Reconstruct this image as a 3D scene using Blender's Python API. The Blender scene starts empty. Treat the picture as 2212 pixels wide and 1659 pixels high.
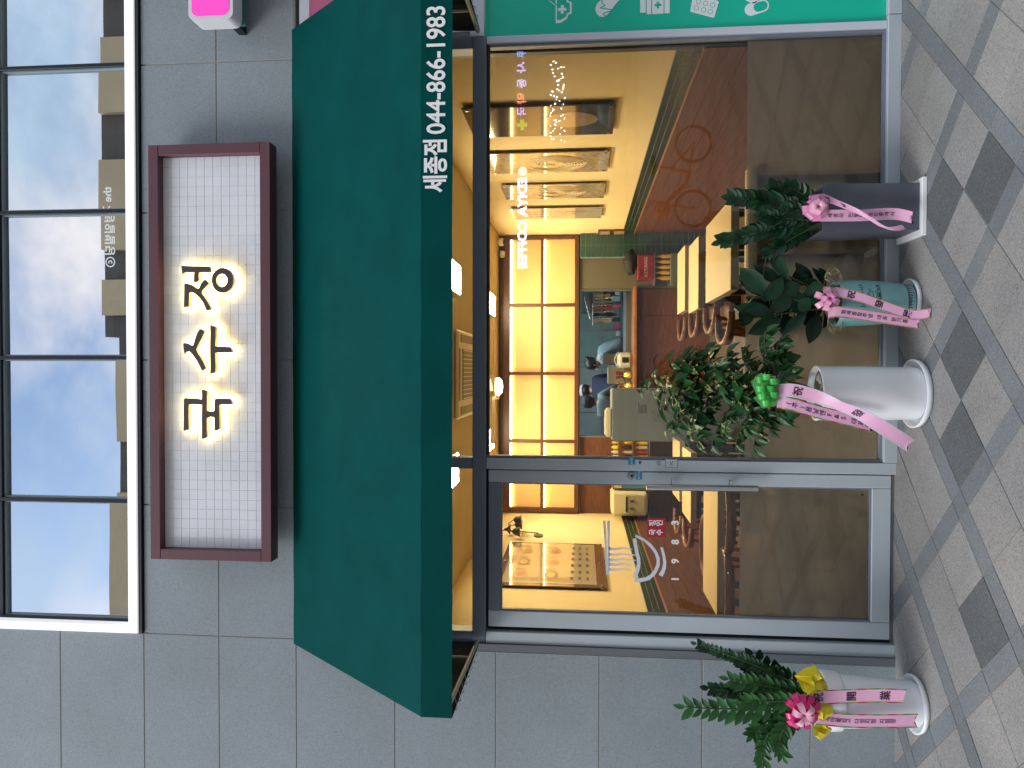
import bpy, math, random
from mathutils import Vector, Matrix
random.seed(7)
R = math.radians
S = bpy.context.scene
COL = S.collection

# ------------------------------------------------------------------ camera
CF, CD, CH = 1600.0, 3.774, 1.53
yaw, pitch, roll = R(.985), R(5.39), R(.2)
CC = Vector((0, -CD, CH))
fwd = Vector((-math.sin(yaw)*math.cos(pitch), math.cos(yaw)*math.cos(pitch), math.sin(pitch)))
rgt = fwd.cross(Vector((0, 0, 1))).normalized(); upv = rgt.cross(fwd)
rgt, upv = rgt*math.cos(roll)+upv*math.sin(roll), upv*math.cos(roll)-rgt*math.sin(roll)
cam = bpy.data.cameras.new('camera'); camo = bpy.data.objects.new('camera', cam); COL.objects.link(camo)
cam.sensor_width = 36; cam.lens = CF/2212*36; cam.clip_start = .05; cam.clip_end = 600
M = Matrix.Identity(4)                       # the phone was held on its side: camera right = world down
for i in range(3):
    M[i][0] = -upv[i]; M[i][1] = rgt[i]; M[i][2] = -fwd[i]; M[i][3] = CC[i]
camo.matrix_world = M
S.camera = camo

# ------------------------------------------------------------------ light
EXPO = .80; LAMP = 2**-EXPO            # lamps are given in picture brightness and scaled to the exposure
SUN_EL, SUN_ROT = R(42), R(235)
w = bpy.data.worlds.new('World'); S.world = w; w.use_nodes = True
wn, wl = w.node_tree.nodes, w.node_tree.links
wn.clear()
wo = wn.new('ShaderNodeOutputWorld'); bg = wn.new('ShaderNodeBackground'); bg.inputs[1].default_value = .15
sky = wn.new('ShaderNodeTexSky'); sky.sky_type = 'NISHITA'; sky.sun_disc = False
sky.sun_elevation = SUN_EL; sky.sun_rotation = SUN_ROT; sky.air_density = 1.3; sky.dust_density = 1.5; sky.ozone_density = 2.5
tc = wn.new('ShaderNodeTexCoord')
mp = wn.new('ShaderNodeMapping'); mp.inputs['Scale'].default_value = (1, 1, 1.7); mp.inputs['Location'].default_value = (.35, .2, .1)
nz = wn.new('ShaderNodeTexNoise'); nz.inputs['Scale'].default_value = 3.0; nz.inputs['Detail'].default_value = 6; nz.inputs['Roughness'].default_value = .55
cr = wn.new('ShaderNodeValToRGB'); cr.color_ramp.elements[0].position = .36; cr.color_ramp.elements[1].position = .58
nz2 = wn.new('ShaderNodeTexNoise'); nz2.inputs['Scale'].default_value = 2.2; nz2.inputs['Detail'].default_value = 3
cr2 = wn.new('ShaderNodeValToRGB'); cr2.color_ramp.elements[0].position = .42; cr2.color_ramp.elements[1].position = .62
cr2.color_ramp.elements[0].color = (3.9, 4.7, 5.6, 1); cr2.color_ramp.elements[1].color = (9.2, 7.7, 6.9, 1)
mx = wn.new('ShaderNodeMix'); mx.data_type = 'RGBA'
wl.new(tc.outputs['Generated'], mp.inputs[0]); wl.new(mp.outputs[0], nz.inputs['Vector']); wl.new(mp.outputs[0], nz2.inputs['Vector'])
wl.new(nz.outputs[0], cr.inputs[0]); wl.new(nz2.outputs[0], cr2.inputs[0])
wl.new(cr.outputs[0], mx.inputs[0]); wl.new(sky.outputs[0], mx.inputs[6]); wl.new(cr2.outputs[0], mx.inputs[7])
wl.new(mx.outputs[2], bg.inputs[0]); wl.new(bg.outputs[0], wo.inputs[0])
sl = bpy.data.lights.new('sun', 'SUN'); sl.energy = .9; sl.angle = R(24); sl.color = (1, 1, .97)
so = bpy.data.objects.new('sun', sl); COL.objects.link(so)
so.rotation_euler = (R(48), 0, R(-55))       # soft light from high behind the viewer's left, the dusk sky's bright side
S.view_settings.view_transform = 'Standard'; S.view_settings.look = 'None'; S.view_settings.gamma = 1
S.view_settings.use_curve_mapping = False; S.view_settings.exposure = EXPO
S.render.engine = 'CYCLES'
S.cycles.use_denoising = True
S.cycles.max_bounces = 8; S.cycles.diffuse_bounces = 4; S.cycles.glossy_bounces = 4; S.cycles.transparent_max_bounces = 12
S.cycles.sample_clamp_indirect = 6; S.cycles.caustics_reflective = False; S.cycles.caustics_refractive = False

def ray(X, Y): return fwd*CF + rgt*((1659-Y)-829.5) - upv*(X-1106)
def at(X, Y, y=0.0):                          # point of the vertical plane y = const seen at a picture point
    d = ray(X, Y); return CC + d*((y-CC.y)/d.y)
def fl(X, Y, z=0.0):
    d = ray(X, Y); return CC + d*((z-CC.z)/d.z)

# ------------------------------------------------------------------ materials
MATS = {}
def nodes(name):
    m = bpy.data.materials.new(name); m.use_nodes = True
    return m, m.node_tree.nodes, m.node_tree.links, m.node_tree.nodes['Principled BSDF']
def mat(name, col, rough=.5, metal=0, var=.0, vscale=8, bump=0, bscale=60, coat=0, em=None, es=0, alpha=None, sss=0, rnd=0, spec=.5, grain=None):
    if name in MATS: return MATS[name]
    m, n, l, b = nodes(name)
    b.inputs['Base Color'].default_value = (*col, 1); b.inputs['Roughness'].default_value = rough
    b.inputs['Metallic'].default_value = metal; b.inputs['Coat Weight'].default_value = coat
    b.inputs['Specular IOR Level'].default_value = spec
    src = None
    geo = n.new('ShaderNodeNewGeometry')
    if var or rnd:
        t = n.new('ShaderNodeTexNoise'); t.inputs['Scale'].default_value = vscale; t.inputs['Detail'].default_value = 5
        if grain:
            mpp = n.new('ShaderNodeMapping'); mpp.inputs['Scale'].default_value = grain
            l.new(geo.outputs['Position'], mpp.inputs[0]); l.new(mpp.outputs[0], t.inputs['Vector'])
        else: l.new(geo.outputs['Position'], t.inputs['Vector'])
        mr = n.new('ShaderNodeMapRange'); mr.inputs[1].default_value = .3; mr.inputs[2].default_value = .7
        mr.inputs[3].default_value = 1-var; mr.inputs[4].default_value = 1+var
        l.new(t.outputs[0], mr.inputs[0]); src = mr.outputs[0]
        if rnd:
            oi = n.new('ShaderNodeObjectInfo'); m2 = n.new('ShaderNodeMapRange')
            m2.inputs[3].default_value = 1-rnd; m2.inputs[4].default_value = 1+rnd
            l.new(oi.outputs['Random'], m2.inputs[0]); mu = n.new('ShaderNodeMath'); mu.operation = 'MULTIPLY'
            l.new(src, mu.inputs[0]); l.new(m2.outputs[0], mu.inputs[1]); src = mu.outputs[0]
        vm = n.new('ShaderNodeVectorMath'); vm.operation = 'SCALE'; vm.inputs[0].default_value = col
        l.new(src, vm.inputs['Scale']); l.new(vm.outputs[0], b.inputs['Base Color'])
    if bump:
        t2 = n.new('ShaderNodeTexNoise'); t2.inputs['Scale'].default_value = bscale; t2.inputs['Detail'].default_value = 4
        l.new(geo.outputs['Position'], t2.inputs['Vector'])
        bp = n.new('ShaderNodeBump'); bp.inputs['Strength'].default_value = bump; bp.inputs['Distance'].default_value = .004
        l.new(t2.outputs[0], bp.inputs['Height']); l.new(bp.outputs[0], b.inputs['Normal'])
    if em: b.inputs['Emission Color'].default_value = (*em, 1); b.inputs['Emission Strength'].default_value = es*LAMP
    if sss: b.inputs['Subsurface Weight'].default_value = sss
    MATS[name] = m; return m
def stone(name, c1, c2, c3, speck=170, rough=.75, rnd=.05, bump=.25, stain=.12):
    m, n, l, b = nodes(name)
    geo = n.new('ShaderNodeNewGeometry')
    v = n.new('ShaderNodeTexVoronoi'); v.inputs['Scale'].default_value = speck
    l.new(geo.outputs['Position'], v.inputs['Vector'])
    rp = n.new('ShaderNodeValToRGB'); e = rp.color_ramp.elements
    e[0].position = .0; e[0].color = (*c2, 1); e[1].position = 1; e[1].color = (*c3, 1)
    k = e.new(.28); k.color = (*c1, 1); k = e.new(.72); k.color = (*c1, 1)
    sp = n.new('ShaderNodeSeparateColor'); l.new(v.outputs['Color'], sp.inputs[0]); l.new(sp.outputs[0], rp.inputs[0])
    t = n.new('ShaderNodeTexNoise'); t.inputs['Scale'].default_value = 1.6; t.inputs['Detail'].default_value = 6
    l.new(geo.outputs['Position'], t.inputs['Vector'])
    mr = n.new('ShaderNodeMapRange'); mr.inputs[1].default_value = .3; mr.inputs[2].default_value = .7
    mr.inputs[3].default_value = 1-stain; mr.inputs[4].default_value = 1+stain; l.new(t.outputs[0], mr.inputs[0])
    oi = n.new('ShaderNodeObjectInfo'); m2 = n.new('ShaderNodeMapRange'); m2.inputs[3].default_value = 1-rnd; m2.inputs[4].default_value = 1+rnd
    l.new(oi.outputs['Random'], m2.inputs[0]); mu = n.new('ShaderNodeMath'); mu.operation = 'MULTIPLY'
    l.new(mr.outputs[0], mu.inputs[0]); l.new(m2.outputs[0], mu.inputs[1])
    vm = n.new('ShaderNodeVectorMath'); vm.operation = 'SCALE'; l.new(rp.outputs[0], vm.inputs[0]); l.new(mu.outputs[0], vm.inputs['Scale'])
    l.new(vm.outputs[0], b.inputs['Base Color']); b.inputs['Roughness'].default_value = rough
    bp = n.new('ShaderNodeBump'); bp.inputs['Strength'].default_value = bump; bp.inputs['Distance'].default_value = .002
    l.new(sp.outputs[1], bp.inputs['Height']); l.new(bp.outputs[0], b.inputs['Normal'])
    MATS[name] = m; return m
def emis(name, col, s):
    m = bpy.data.materials.new(name); m.use_nodes = True; n = m.node_tree.nodes; n.clear()
    o = n.new('ShaderNodeOutputMaterial'); e = n.new('ShaderNodeEmission'); e.inputs[0].default_value = (*col, 1); e.inputs[1].default_value = s*LAMP
    m.node_tree.links.new(e.outputs[0], o.inputs[0]); return m
def glassmat(name, tint, base, fres, wavy=0.0, refl=(1, 1, 1)):
    m = bpy.data.materials.new(name); m.use_nodes = True; n = m.node_tree.nodes; l = m.node_tree.links; n.clear()
    o = n.new('ShaderNodeOutputMaterial'); mixs = n.new('ShaderNodeMixShader')
    tr = n.new('ShaderNodeBsdfTransparent'); tr.inputs[0].default_value = (*tint, 1)
    gl = n.new('ShaderNodeBsdfGlossy'); gl.inputs['Roughness'].default_value = .0; gl.inputs[0].default_value = (*refl, 1)
    fr = n.new('ShaderNodeFresnel'); fr.inputs[0].default_value = 1.5
    ma = n.new('ShaderNodeMath'); ma.operation = 'MULTIPLY_ADD'; ma.inputs[1].default_value = fres; ma.inputs[2].default_value = base; ma.use_clamp = True
    l.new(fr.outputs[0], ma.inputs[0]); l.new(ma.outputs[0], mixs.inputs[0])
    l.new(tr.outputs[0], mixs.inputs[1]); l.new(gl.outputs[0], mixs.inputs[2]); l.new(mixs.outputs[0], o.inputs[0])
    if wavy:
        t = n.new('ShaderNodeTexNoise'); t.inputs['Scale'].default_value = 1.3; t.inputs['Detail'].default_value = 1
        g = n.new('ShaderNodeNewGeometry'); l.new(g.outputs['Position'], t.inputs['Vector'])
        bp = n.new('ShaderNodeBump'); bp.inputs['Strength'].default_value = 1; bp.inputs['Distance'].default_value = wavy
        l.new(t.outputs[0], bp.inputs['Height']); l.new(bp.outputs[0], gl.inputs['Normal'])
    return m
def filmmat():
    m = bpy.data.materials.new('frosted_film'); m.use_nodes = True; n = m.node_tree.nodes; l = m.node_tree.links; n.clear()
    o = n.new('ShaderNodeOutputMaterial'); a = n.new('ShaderNodeMixShader'); a.inputs[0].default_value = .55
    t = n.new('ShaderNodeBsdfTranslucent'); t.inputs[0].default_value = (.19, .195, .21, 1)
    r_ = n.new('ShaderNodeBsdfRefraction'); r_.inputs['Roughness'].default_value = .35; r_.inputs['IOR'].default_value = 1.25; r_.inputs[0].default_value = (.42, .43, .47, 1)
    d = n.new('ShaderNodeBsdfDiffuse'); d.inputs[0].default_value = (.12, .122, .125, 1)
    ad = n.new('ShaderNodeAddShader')
    l.new(t.outputs[0], a.inputs[1]); l.new(r_.outputs[0], a.inputs[2]); l.new(a.outputs[0], ad.inputs[0]); l.new(d.outputs[0], ad.inputs[1])
    l.new(ad.outputs[0], o.inputs[0]); return m

granite = stone('granite_wall', (.255, .30, .335), (.195, .235, .265), (.30, .35, .388), 240, .7, .03, .12, .10)
joint = mat('joint_grout', (.30, .295, .26), .9)
tile_light = stone('paving_light', (.262, .258, .25), (.165, .16, .156), (.335, .33, .32), 230, .85, .07, .4, .16)
tile_dark = stone('paving_dark', (.100, .108, .112), (.066, .072, .076), (.15, .16, .16), 230, .85, .08, .4, .14)
band_blue = stone('paving_band', (.165, .182, .195), (.12, .135, .146), (.215, .232, .245), 230, .85, .09, .4, .1)
mortar = mat('mortar', (.22, .21, .19), .95, var=.15, vscale=20)
alu = mat('aluminium_frame', (.48, .55, .61), .45, .15, var=.05, vscale=3)
pframe = mat('pale_frame', (.60, .64, .74), .45, .05)
alu_dark = mat('aluminium_frame_dark', (.20, .24, .30), .45, .15, var=.05, vscale=3)
black = mat('black_rubber', (.012, .012, .014), .6)
steel = mat('brushed_steel', (.55, .55, .56), .25, 1)
steel_d = mat('steel_dull', (.35, .36, .37), .35, .9)
awn = mat('awning_fabric', (.0, .058, .055), .75, var=.10, vscale=5, bump=.25, bscale=500, spec=.06)
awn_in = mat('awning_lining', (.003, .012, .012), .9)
white_p = mat('white_print', (.82, .84, .86), .5)
maroon = mat('maroon_paint', (.11, .042, .055), .5, var=.06, vscale=4)
tilew = mat('white_mosaic', (.70, .74, .80), .35, var=.05, vscale=5, rnd=.035)
letterm = mat('dark_letter_face', (.055, .042, .042), .5)
letterside = mat('brass_letter_side', (.55, .38, .14), .4, .4)
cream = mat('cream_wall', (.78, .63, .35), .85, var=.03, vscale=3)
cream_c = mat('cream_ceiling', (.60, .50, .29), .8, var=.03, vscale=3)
wood = mat('dark_wood', (.10, .036, .014), .45, var=.3, vscale=7, grain=(1, .35, 9))
wood_r = mat('reddish_wood', (.115, .038, .016), .55, var=.35, vscale=9, grain=(1, .3, 7))
wood_ch = mat('chair_wood', (.17, .055, .018), .3, var=.25, vscale=14, coat=.3)
floorm = mat('interior_floor_tiles', (.10, .07, .045), .45, var=.25, vscale=5)
tgreen = mat('green_tile', (.022, .042, .022), .25, var=.1, vscale=30)
tgrout = mat('pale_grout', (.33, .36, .24), .8)
tabletop = mat('table_top', (.70, .55, .30), .45, var=.03, vscale=4)
tabedge = mat('table_edge', (.42, .38, .31), .5)
panelm = mat('light_panel', (.80, .52, .22), .6, em=(1, .52, .14), es=.13)
led = emis('led_strip', (1, .76, .34), 24)
lampm = emis('ceiling_panel_light', (1, .80, .46), 92)
lampk = emis('kitchen_light', (.84, .97, 1), 15)
teal = mat('kitchen_teal', (.20, .33, .31), .5, var=.12, vscale=4)
white = mat('white_gloss', (.84, .87, .90), .22, var=.02, vscale=5)
plantpot_grey = mat('charcoal_pot', (.085, .095, .125), .5, var=.08, vscale=9)
aqua = mat('aqua_pot', (.22, .46, .47), .55, var=.12, vscale=9, bump=.2, bscale=120)
soil = mat('soil', (.05, .035, .028), .95, var=.5, vscale=60, bump=.8, bscale=90)
pebble = mat('soil_pebbles', (.20, .17, .14), .9, var=.5, vscale=70, bump=.9, bscale=110)
pink = mat('pink_ribbon', (.74, .40, .60), .38, var=.04, vscale=12)
pink_s = mat('pink_satin', (.70, .26, .50), .22, var=.1, vscale=14)
hot = mat('hot_pink_ribbon', (.62, .025, .17), .3, var=.15, vscale=25)
lightpink = mat('light_pink_ribbon', (.80, .40, .55), .3)
greenrib = mat('green_ribbon', (.06, .50, .08), .28, var=.3, vscale=40)
goldedge = mat('gold_ribbon_edge', (.50, .36, .14), .35, .5, var=.3, vscale=80)
ink = mat('ribbon_ink', (.035, .012, .04), .6)
yellowp = mat('yellow_wrap', (.72, .60, .02), .45, var=.12, vscale=14)
meshwrap = mat('pale_sisal', (.55, .50, .26), .8, var=.3, vscale=60)
meshpink = mat('pink_sisal', (.50, .27, .27), .8, var=.3, vscale=60)
def rainbow():
    m, n, l, b = nodes('rainbow_edge')
    g = n.new('ShaderNodeNewGeometry'); t = n.new('ShaderNodeTexWave'); t.bands_direction = 'Z'; t.inputs['Scale'].default_value = 2.6; t.inputs['Distortion'].default_value = 1.5
    rp = n.new('ShaderNodeValToRGB'); e = rp.color_ramp.elements
    e[0].color = (.05, .35, .10, 1); e[1].color = (.45, .03, .12, 1); k = e.new(.5); k.color = (.55, .45, .05, 1)
    l.new(g.outputs['Position'], t.inputs['Vector']); l.new(t.outputs[1], rp.inputs[0]); l.new(rp.outputs[0], b.inputs['Base Color'])
    b.inputs['Roughness'].default_value = .2; b.inputs['Metallic'].default_value = .4; return m
edge_rb = rainbow()
def leafm(name, col, rough=.3, vari=None, rnd=.35):
    m, n, l, b = nodes(name); b.inputs['Specular IOR Level'].default_value = .3
    g = n.new('ShaderNodeNewGeometry'); oi = n.new('ShaderNodeObjectInfo')
    mr = n.new('ShaderNodeMapRange'); mr.inputs[3].default_value = 1-rnd; mr.inputs[4].default_value = 1+rnd; l.new(oi.outputs['Random'], mr.inputs[0])
    rp = n.new('ShaderNodeMix'); rp.data_type = 'RGBA'
    rp.inputs[6].default_value = (*col, 1); rp.inputs[7].default_value = (*(vari or [c*1.35 for c in col]), 1)
    t = n.new('ShaderNodeTexNoise'); t.inputs['Scale'].default_value = 70 if vari else 18; l.new(g.outputs['Position'], t.inputs['Vector'])
    m3 = n.new('ShaderNodeMapRange'); m3.inputs[1].default_value = .48 if vari else .35; m3.inputs[2].default_value = .56 if vari else .7
    l.new(t.outputs[0], m3.inputs[0]); l.new(m3.outputs[0], rp.inputs[0])
    vm = n.new('ShaderNodeVectorMath'); vm.operation = 'SCALE'; l.new(rp.outputs[2], vm.inputs[0]); l.new(mr.outputs[0], vm.inputs['Scale'])
    l.new(vm.outputs[0], b.inputs['Base Color']); b.inputs['Roughness'].default_value = rough
    b.inputs['Transmission Weight'].default_value = 0
    MATS[name] = m; return m
zz = leafm('zz_leaf', (.010, .044, .018), .28)
zz2 = leafm('zz_leaf_fresh', (.020, .085, .022), .32)
rub = leafm('rubber_leaf', (.008, .034, .017), .30)
fic = leafm('ficus_leaf', (.014, .060, .016), .3)
ficv = leafm('ficus_leaf_variegated', (.022, .085, .025), .4, vari=(.32, .32, .13))
stemm = mat('green_stem', (.05, .10, .03), .5)
trunkm = mat('brown_stem', (.10, .07, .045), .8, var=.2, vscale=60)
skin = mat('skin', (.52, .30, .21), .5)
hairm = mat('dark_hair', (.012, .010, .010), .45)
glass_shop = glassmat('shop_glass', (.93, .95, .94), .016, 1.4, 0)
glass_up = glassmat('coated_glass', (.50, .53, .53), .50, 1.0, .0006, (.86, .94, 1.0))
film = filmmat()
acrylic = lambda nm, col: mat(nm, col, .06, var=.0, coat=.6)

# ------------------------------------------------------------------ mesh building
WM = {}
def props(o, label=None, cat=None, group=None, kind=None):
    if label: o['label'] = label
    if cat: o['category'] = cat
    if group: o['group'] = group
    if kind: o['kind'] = kind
    return o
def thing(name, loc, label, cat, group=None, kind=None):
    o = bpy.data.objects.new(name, None); COL.objects.link(o); o.empty_display_size = .1
    o.location = loc; WM[o] = Matrix.Translation(loc)
    return props(o, label, cat, group, kind)
def place(name, me, parent=None, mw=None, **k):
    o = bpy.data.objects.new(name, me); COL.objects.link(o)
    mw = mw or Matrix.Identity(4); WM[o] = mw
    if parent: o.parent = parent; o.matrix_local = WM[parent].inverted() @ mw
    else: o.matrix_world = mw
    return props(o, **k)
class MB:
    def __init__(s): s.v = []; s.f = []; s.m = []; s.sm = []
    def add(s, vs, fs, mi=0, smooth=False):
        b = len(s.v); s.v += [tuple(v) for v in vs]
        for f in fs: s.f.append([i+b for i in f]); s.m.append(mi); s.sm.append(smooth)
        return s
    def box(s, x0, x1, y0, y1, z0, z1, mi=0, ch=0):
        if x0 > x1: x0, x1 = x1, x0
        if y0 > y1: y0, y1 = y1, y0
        if z0 > z1: z0, z1 = z1, z0
        if not ch:
            return s.add([(x0,y0,z0),(x1,y0,z0),(x1,y1,z0),(x0,y1,z0),(x0,y0,z1),(x1,y0,z1),(x1,y1,z1),(x0,y1,z1)],
                  [(0,3,2,1),(4,5,6,7),(0,1,5,4),(1,2,6,5),(2,3,7,6),(3,0,4,7)], mi)
        c = min(ch, (x1-x0)*.45, (y1-y0)*.45, (z1-z0)*.45)
        import itertools
        P = []; idx = {}
        for sx, sy, sz in itertools.product((0,1), repeat=3):
            for ax in range(3):
                p = [x1 if sx else x0, y1 if sy else y0, z1 if sz else z0]
                for a in range(3):
                    if a != ax: p[a] += (-c if (sx, sy, sz)[a] else c)
                idx[(sx,sy,sz,ax)] = len(P); P.append(p)
        F = []
        for ax in range(3):
            o1, o2 = (ax+1) % 3, (ax+2) % 3
            for sd in (0,1):
                q = []
                for a, b_ in ((0,0),(1,0),(1,1),(0,1)):
                    k = [0,0,0]; k[ax] = sd; k[o1] = a; k[o2] = b_; q.append(idx[(*k, ax)])
                F.append(q if sd else q[::-1])
        for ax in range(3):          # edges along ax
            o1, o2 = (ax+1) % 3, (ax+2) % 3
            for a in (0,1):
                for b_ in (0,1):
                    def kk(sd, which):
                        k = [0,0,0]; k[ax] = sd; k[o1] = a; k[o2] = b_; return idx[(*k, which)]
                    q = [kk(0,o1), kk(1,o1), kk(1,o2), kk(0,o2)]
                    F.append(q if a != b_ else q[::-1])
        for sx, sy, sz in itertools.product((0,1), repeat=3):
            q = [idx[(sx,sy,sz,a)] for a in range(3)]
            F.append(q if (sx+sy+sz) % 2 == 1 else q[::-1])
        return s.add(P, F, mi)
    def quad(s, a, b, c, d, mi=0): return s.add([a,b,c,d], [(0,1,2,3)], mi)
    def prism(s, pts, fn, d0, d1, mi=0, side=None):
        """2-D outline pts extruded; fn(u,v,d)->xyz"""
        n = len(pts); side = mi if side is None else side
        s.add([fn(u, v, d0) for u, v in pts], [tuple(range(n))], mi)
        s.add([fn(u, v, d1) for u, v in pts], [tuple(range(n))[::-1]], mi)
        s.add([fn(u, v, d0) for u, v in pts]+[fn(u, v, d1) for u, v in pts],
              [(i, (i+1) % n, n+(i+1) % n, n+i) for i in range(n)], side)
        return s
    def tube(s, pts, r, seg=8, mi=0, caps=True):
        pts = [Vector(p) for p in pts]; n = len(pts); rs = r if isinstance(r, (list, tuple)) else [r]*n
        vs = []; ref = None
        for i, p in enumerate(pts):
            t = (pts[min(i+1, n-1)]-pts[max(i-1, 0)]).normalized()
            if ref is None: ref = t.orthogonal().normalized()
            ref = (ref - t*ref.dot(t)).normalized(); b_ = t.cross(ref)
            for k in range(seg):
                a = 2*math.pi*k/seg; vs.append(p+(ref*math.cos(a)+b_*math.sin(a))*rs[i])
        fs = [(i*seg+k, i*seg+(k+1) % seg, (i+1)*seg+(k+1) % seg, (i+1)*seg+k) for i in range(n-1) for k in range(seg)]
        s.add(vs, fs, mi, True)
        if caps: s.add(vs[:seg], [tuple(range(seg))[::-1]], mi); s.add(vs[-seg:], [tuple(range(seg))], mi)
        return s
    def lathe(s, prof, c=(0,0,0), seg=32, mi=0, smooth=True, axis='z'):
        vs = []
        for r_, z in prof:
            for k in range(seg):
                a = 2*math.pi*k/seg
                p = (r_*math.cos(a), r_*math.sin(a), z)
                if axis == 'y': p = (p[0], p[2], p[1])
                vs.append((c[0]+p[0], c[1]+p[1], c[2]+p[2]))
        fs = [(i*seg+k, i*seg+(k+1) % seg, (i+1)*seg+(k+1) % seg, (i+1)*seg+k) for i in range(len(prof)-1) for k in range(seg)]
        s.add(vs, fs, mi, smooth)
        for j, fl_ in ((0, True), (len(prof)-1, False)):
            if prof[j][0] > 1e-4:
                f = tuple(range(seg)); s.add(vs[j*seg:(j+1)*seg], [f[::-1] if fl_ else f], mi)
        return s
    def ball(s, c, r, seg=12, rings=8, mi=0):
        r = r if isinstance(r, (tuple, list)) else (r, r, r)
        vs = []; 
        for i in range(rings+1):
            ph = math.pi*i/rings
            for k in range(seg):
                a = 2*math.pi*k/seg
                vs.append((c[0]+r[0]*math.sin(ph)*math.cos(a), c[1]+r[1]*math.sin(ph)*math.sin(a), c[2]+r[2]*math.cos(ph)))
        return s.add(vs, [(i*seg+k, (i+1)*seg+k, (i+1)*seg+(k+1) % seg, i*seg+(k+1) % seg) for i in range(rings) for k in range(seg)], mi, True)
    def text(s, body, size, fn, mi=0, bold=0, thick=0, align='CENTER', width=None, spacing=1):
        vs, fs = glyphs(body, bold, thick, align, spacing)
        xs = [v[0] for v in vs] or [0]
        k = size
        kx = size if not width else width/(max(xs)-min(xs))
        return s.add([fn(v[0]*kx, v[1]*k, v[2]*k) for v in vs], fs, mi)
    def mesh(s, name, mats, shift=None):
        me = bpy.data.meshes.new(name)
        vs = s.v if shift is None else [(v[0]-shift[0], v[1]-shift[1], v[2]-shift[2]) for v in s.v]
        me.from_pydata(vs, [], s.f)
        for m_ in (mats if isinstance(mats, (list, tuple)) else [mats]): me.materials.append(m_)
        me.polygons.foreach_set('material_index', s.m); me.polygons.foreach_set('use_smooth', s.sm); me.update(); return me
    def build(s, name, mats, parent=None, base=False, **k):
        xs, ys, zs = zip(*s.v)
        c = Vector(((min(xs)+max(xs))/2, (min(ys)+max(ys))/2, min(zs) if parent is None else (min(zs)+max(zs))/2))
        return place(name, s.mesh(name, mats, c), parent, Matrix.Translation(c), **k)
GC = {}
def glyphs(body, bold, thick, align, spacing=1):
    key = (body, bold, thick, align, spacing)
    if key in GC: return GC[key]
    c = bpy.data.curves.new('txt', 'FONT'); c.body = body; c.resolution_u = 3; c.offset = bold; c.extrude = thick
    c.align_x = align; c.align_y = 'CENTER'; c.space_character = spacing
    o = bpy.data.objects.new('txt', c); COL.objects.link(o); bpy.context.view_layer.update()
    me = bpy.data.meshes.new_from_object(o.evaluated_get(bpy.context.evaluated_depsgraph_get()))
    r_ = ([tuple(v.co) for v in me.vertices], [tuple(p.vertices) for p in me.polygons])
    bpy.data.objects.remove(o); bpy.data.curves.remove(c); bpy.data.meshes.remove(me)
    GC[key] = r_; return r_
def on_wall(x, y, z):                        # text plane facing the viewer (-y)
    return lambda u, v, d: (x+u, y-d, z+v)
def box1(name, x0, x1, y0, y1, z0, z1, m_, parent=None, ch=0, **k):
    return MB().box(x0, x1, y0, y1, z0, z1, 0, ch).build(name, m_, parent, **k)
def dup(root, loc, rz=0, **k):
    r_ = root.copy(); COL.objects.link(r_); r_.location = loc; r_.rotation_euler = (0, 0, rz)
    for ch in list(root.children):
        c = ch.copy(); COL.objects.link(c); c.parent = r_
        for g in ch.children: d = g.copy(); COL.objects.link(d); d.parent = c
    return props(r_, **k)

# ================================================================== PAVEMENT
P_ = .4245*math.sqrt(2); HB = .045; OX, OY = .313, -.614
ca = math.sqrt(.5)
def lat(p, q): return (OX+(p-q)*ca, OY+(p+q)*ca)
def tilemesh(name, w_, h_, m_, g=.0022, t=.04, c=.0015):
    a, b_ = w_/2-g, h_/2-g; b2 = MB()
    o = [(-a,-b_),(a,-b_),(a,b_),(-a,b_)]; i_ = [(-a+c,-b_+c),(a-c,-b_+c),(a-c,b_-c),(-a+c,b_-c)]
    vs = [(x,y,-t) for x,y in o]+[(x,y,-c) for x,y in o]+[(x,y,0) for x,y in i_]
    fs = [(8,9,10,11)]+[(k,(k+1)%4,4+(k+1)%4,4+k) for k in range(4)]+[(4+k,4+(k+1)%4,8+(k+1)%4,8+k) for k in range(4)]
    b2.add(vs, fs); return b2, b2.mesh(name, m_)
TW = (P_-2*HB)/2
kinds = {}
for nm, w_, h_, m_ in (('paving_tile', TW, TW, tile_light), ('dark_tile', TW, TW, tile_dark), ('band_h', TW, 2*HB, band_blue), ('band_v', 2*HB, TW, band_blue), ('cross', 2*HB, 2*HB, band_blue)):
    kinds[nm] = tilemesh(nm, w_, h_, m_)
pav = thing('pavement', (0, 0, 0), None, None, kind='structure')
far = {m_: MB() for m_ in ('l', 'b')}
DARK = [((.7375, -.434)), ((.7375, -.794)), ((.068, -.614)), ((-.291, -.614)), ((-.96, -.794))]
def put(kind, p, q):
    x, y = lat(p, q)
    if y > .42 or y < -17 or abs(x) > 11: return
    if kind == 'paving_tile' and any(abs(x-a)+abs(y-b_) < .05 for a, b_ in DARK): kind = 'dark_tile'
    dz = random.uniform(-.0008, .0008)
    if -1.6 < y < .12 and -2.1 < x < 2.2:
        nm = {'dark_tile': 'paving_tile', 'band_h': 'paving_strip', 'band_v': 'paving_strip', 'cross': 'paving_strip'}.get(kind, kind)
        o = place(nm, kinds[kind][1], pav, Matrix.Translation((x, y, dz)) @ Matrix.Rotation(R(45), 4, 'Z'))
    else:
        b2 = kinds[kind][0]; tgt = far['b' if kind in ('band_h','band_v','cross') else 'l']
        tgt.add([(x+(v[0]-v[1])*ca, y+(v[0]+v[1])*ca, v[2]+dz) for v in b2.v], b2.f)
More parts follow.
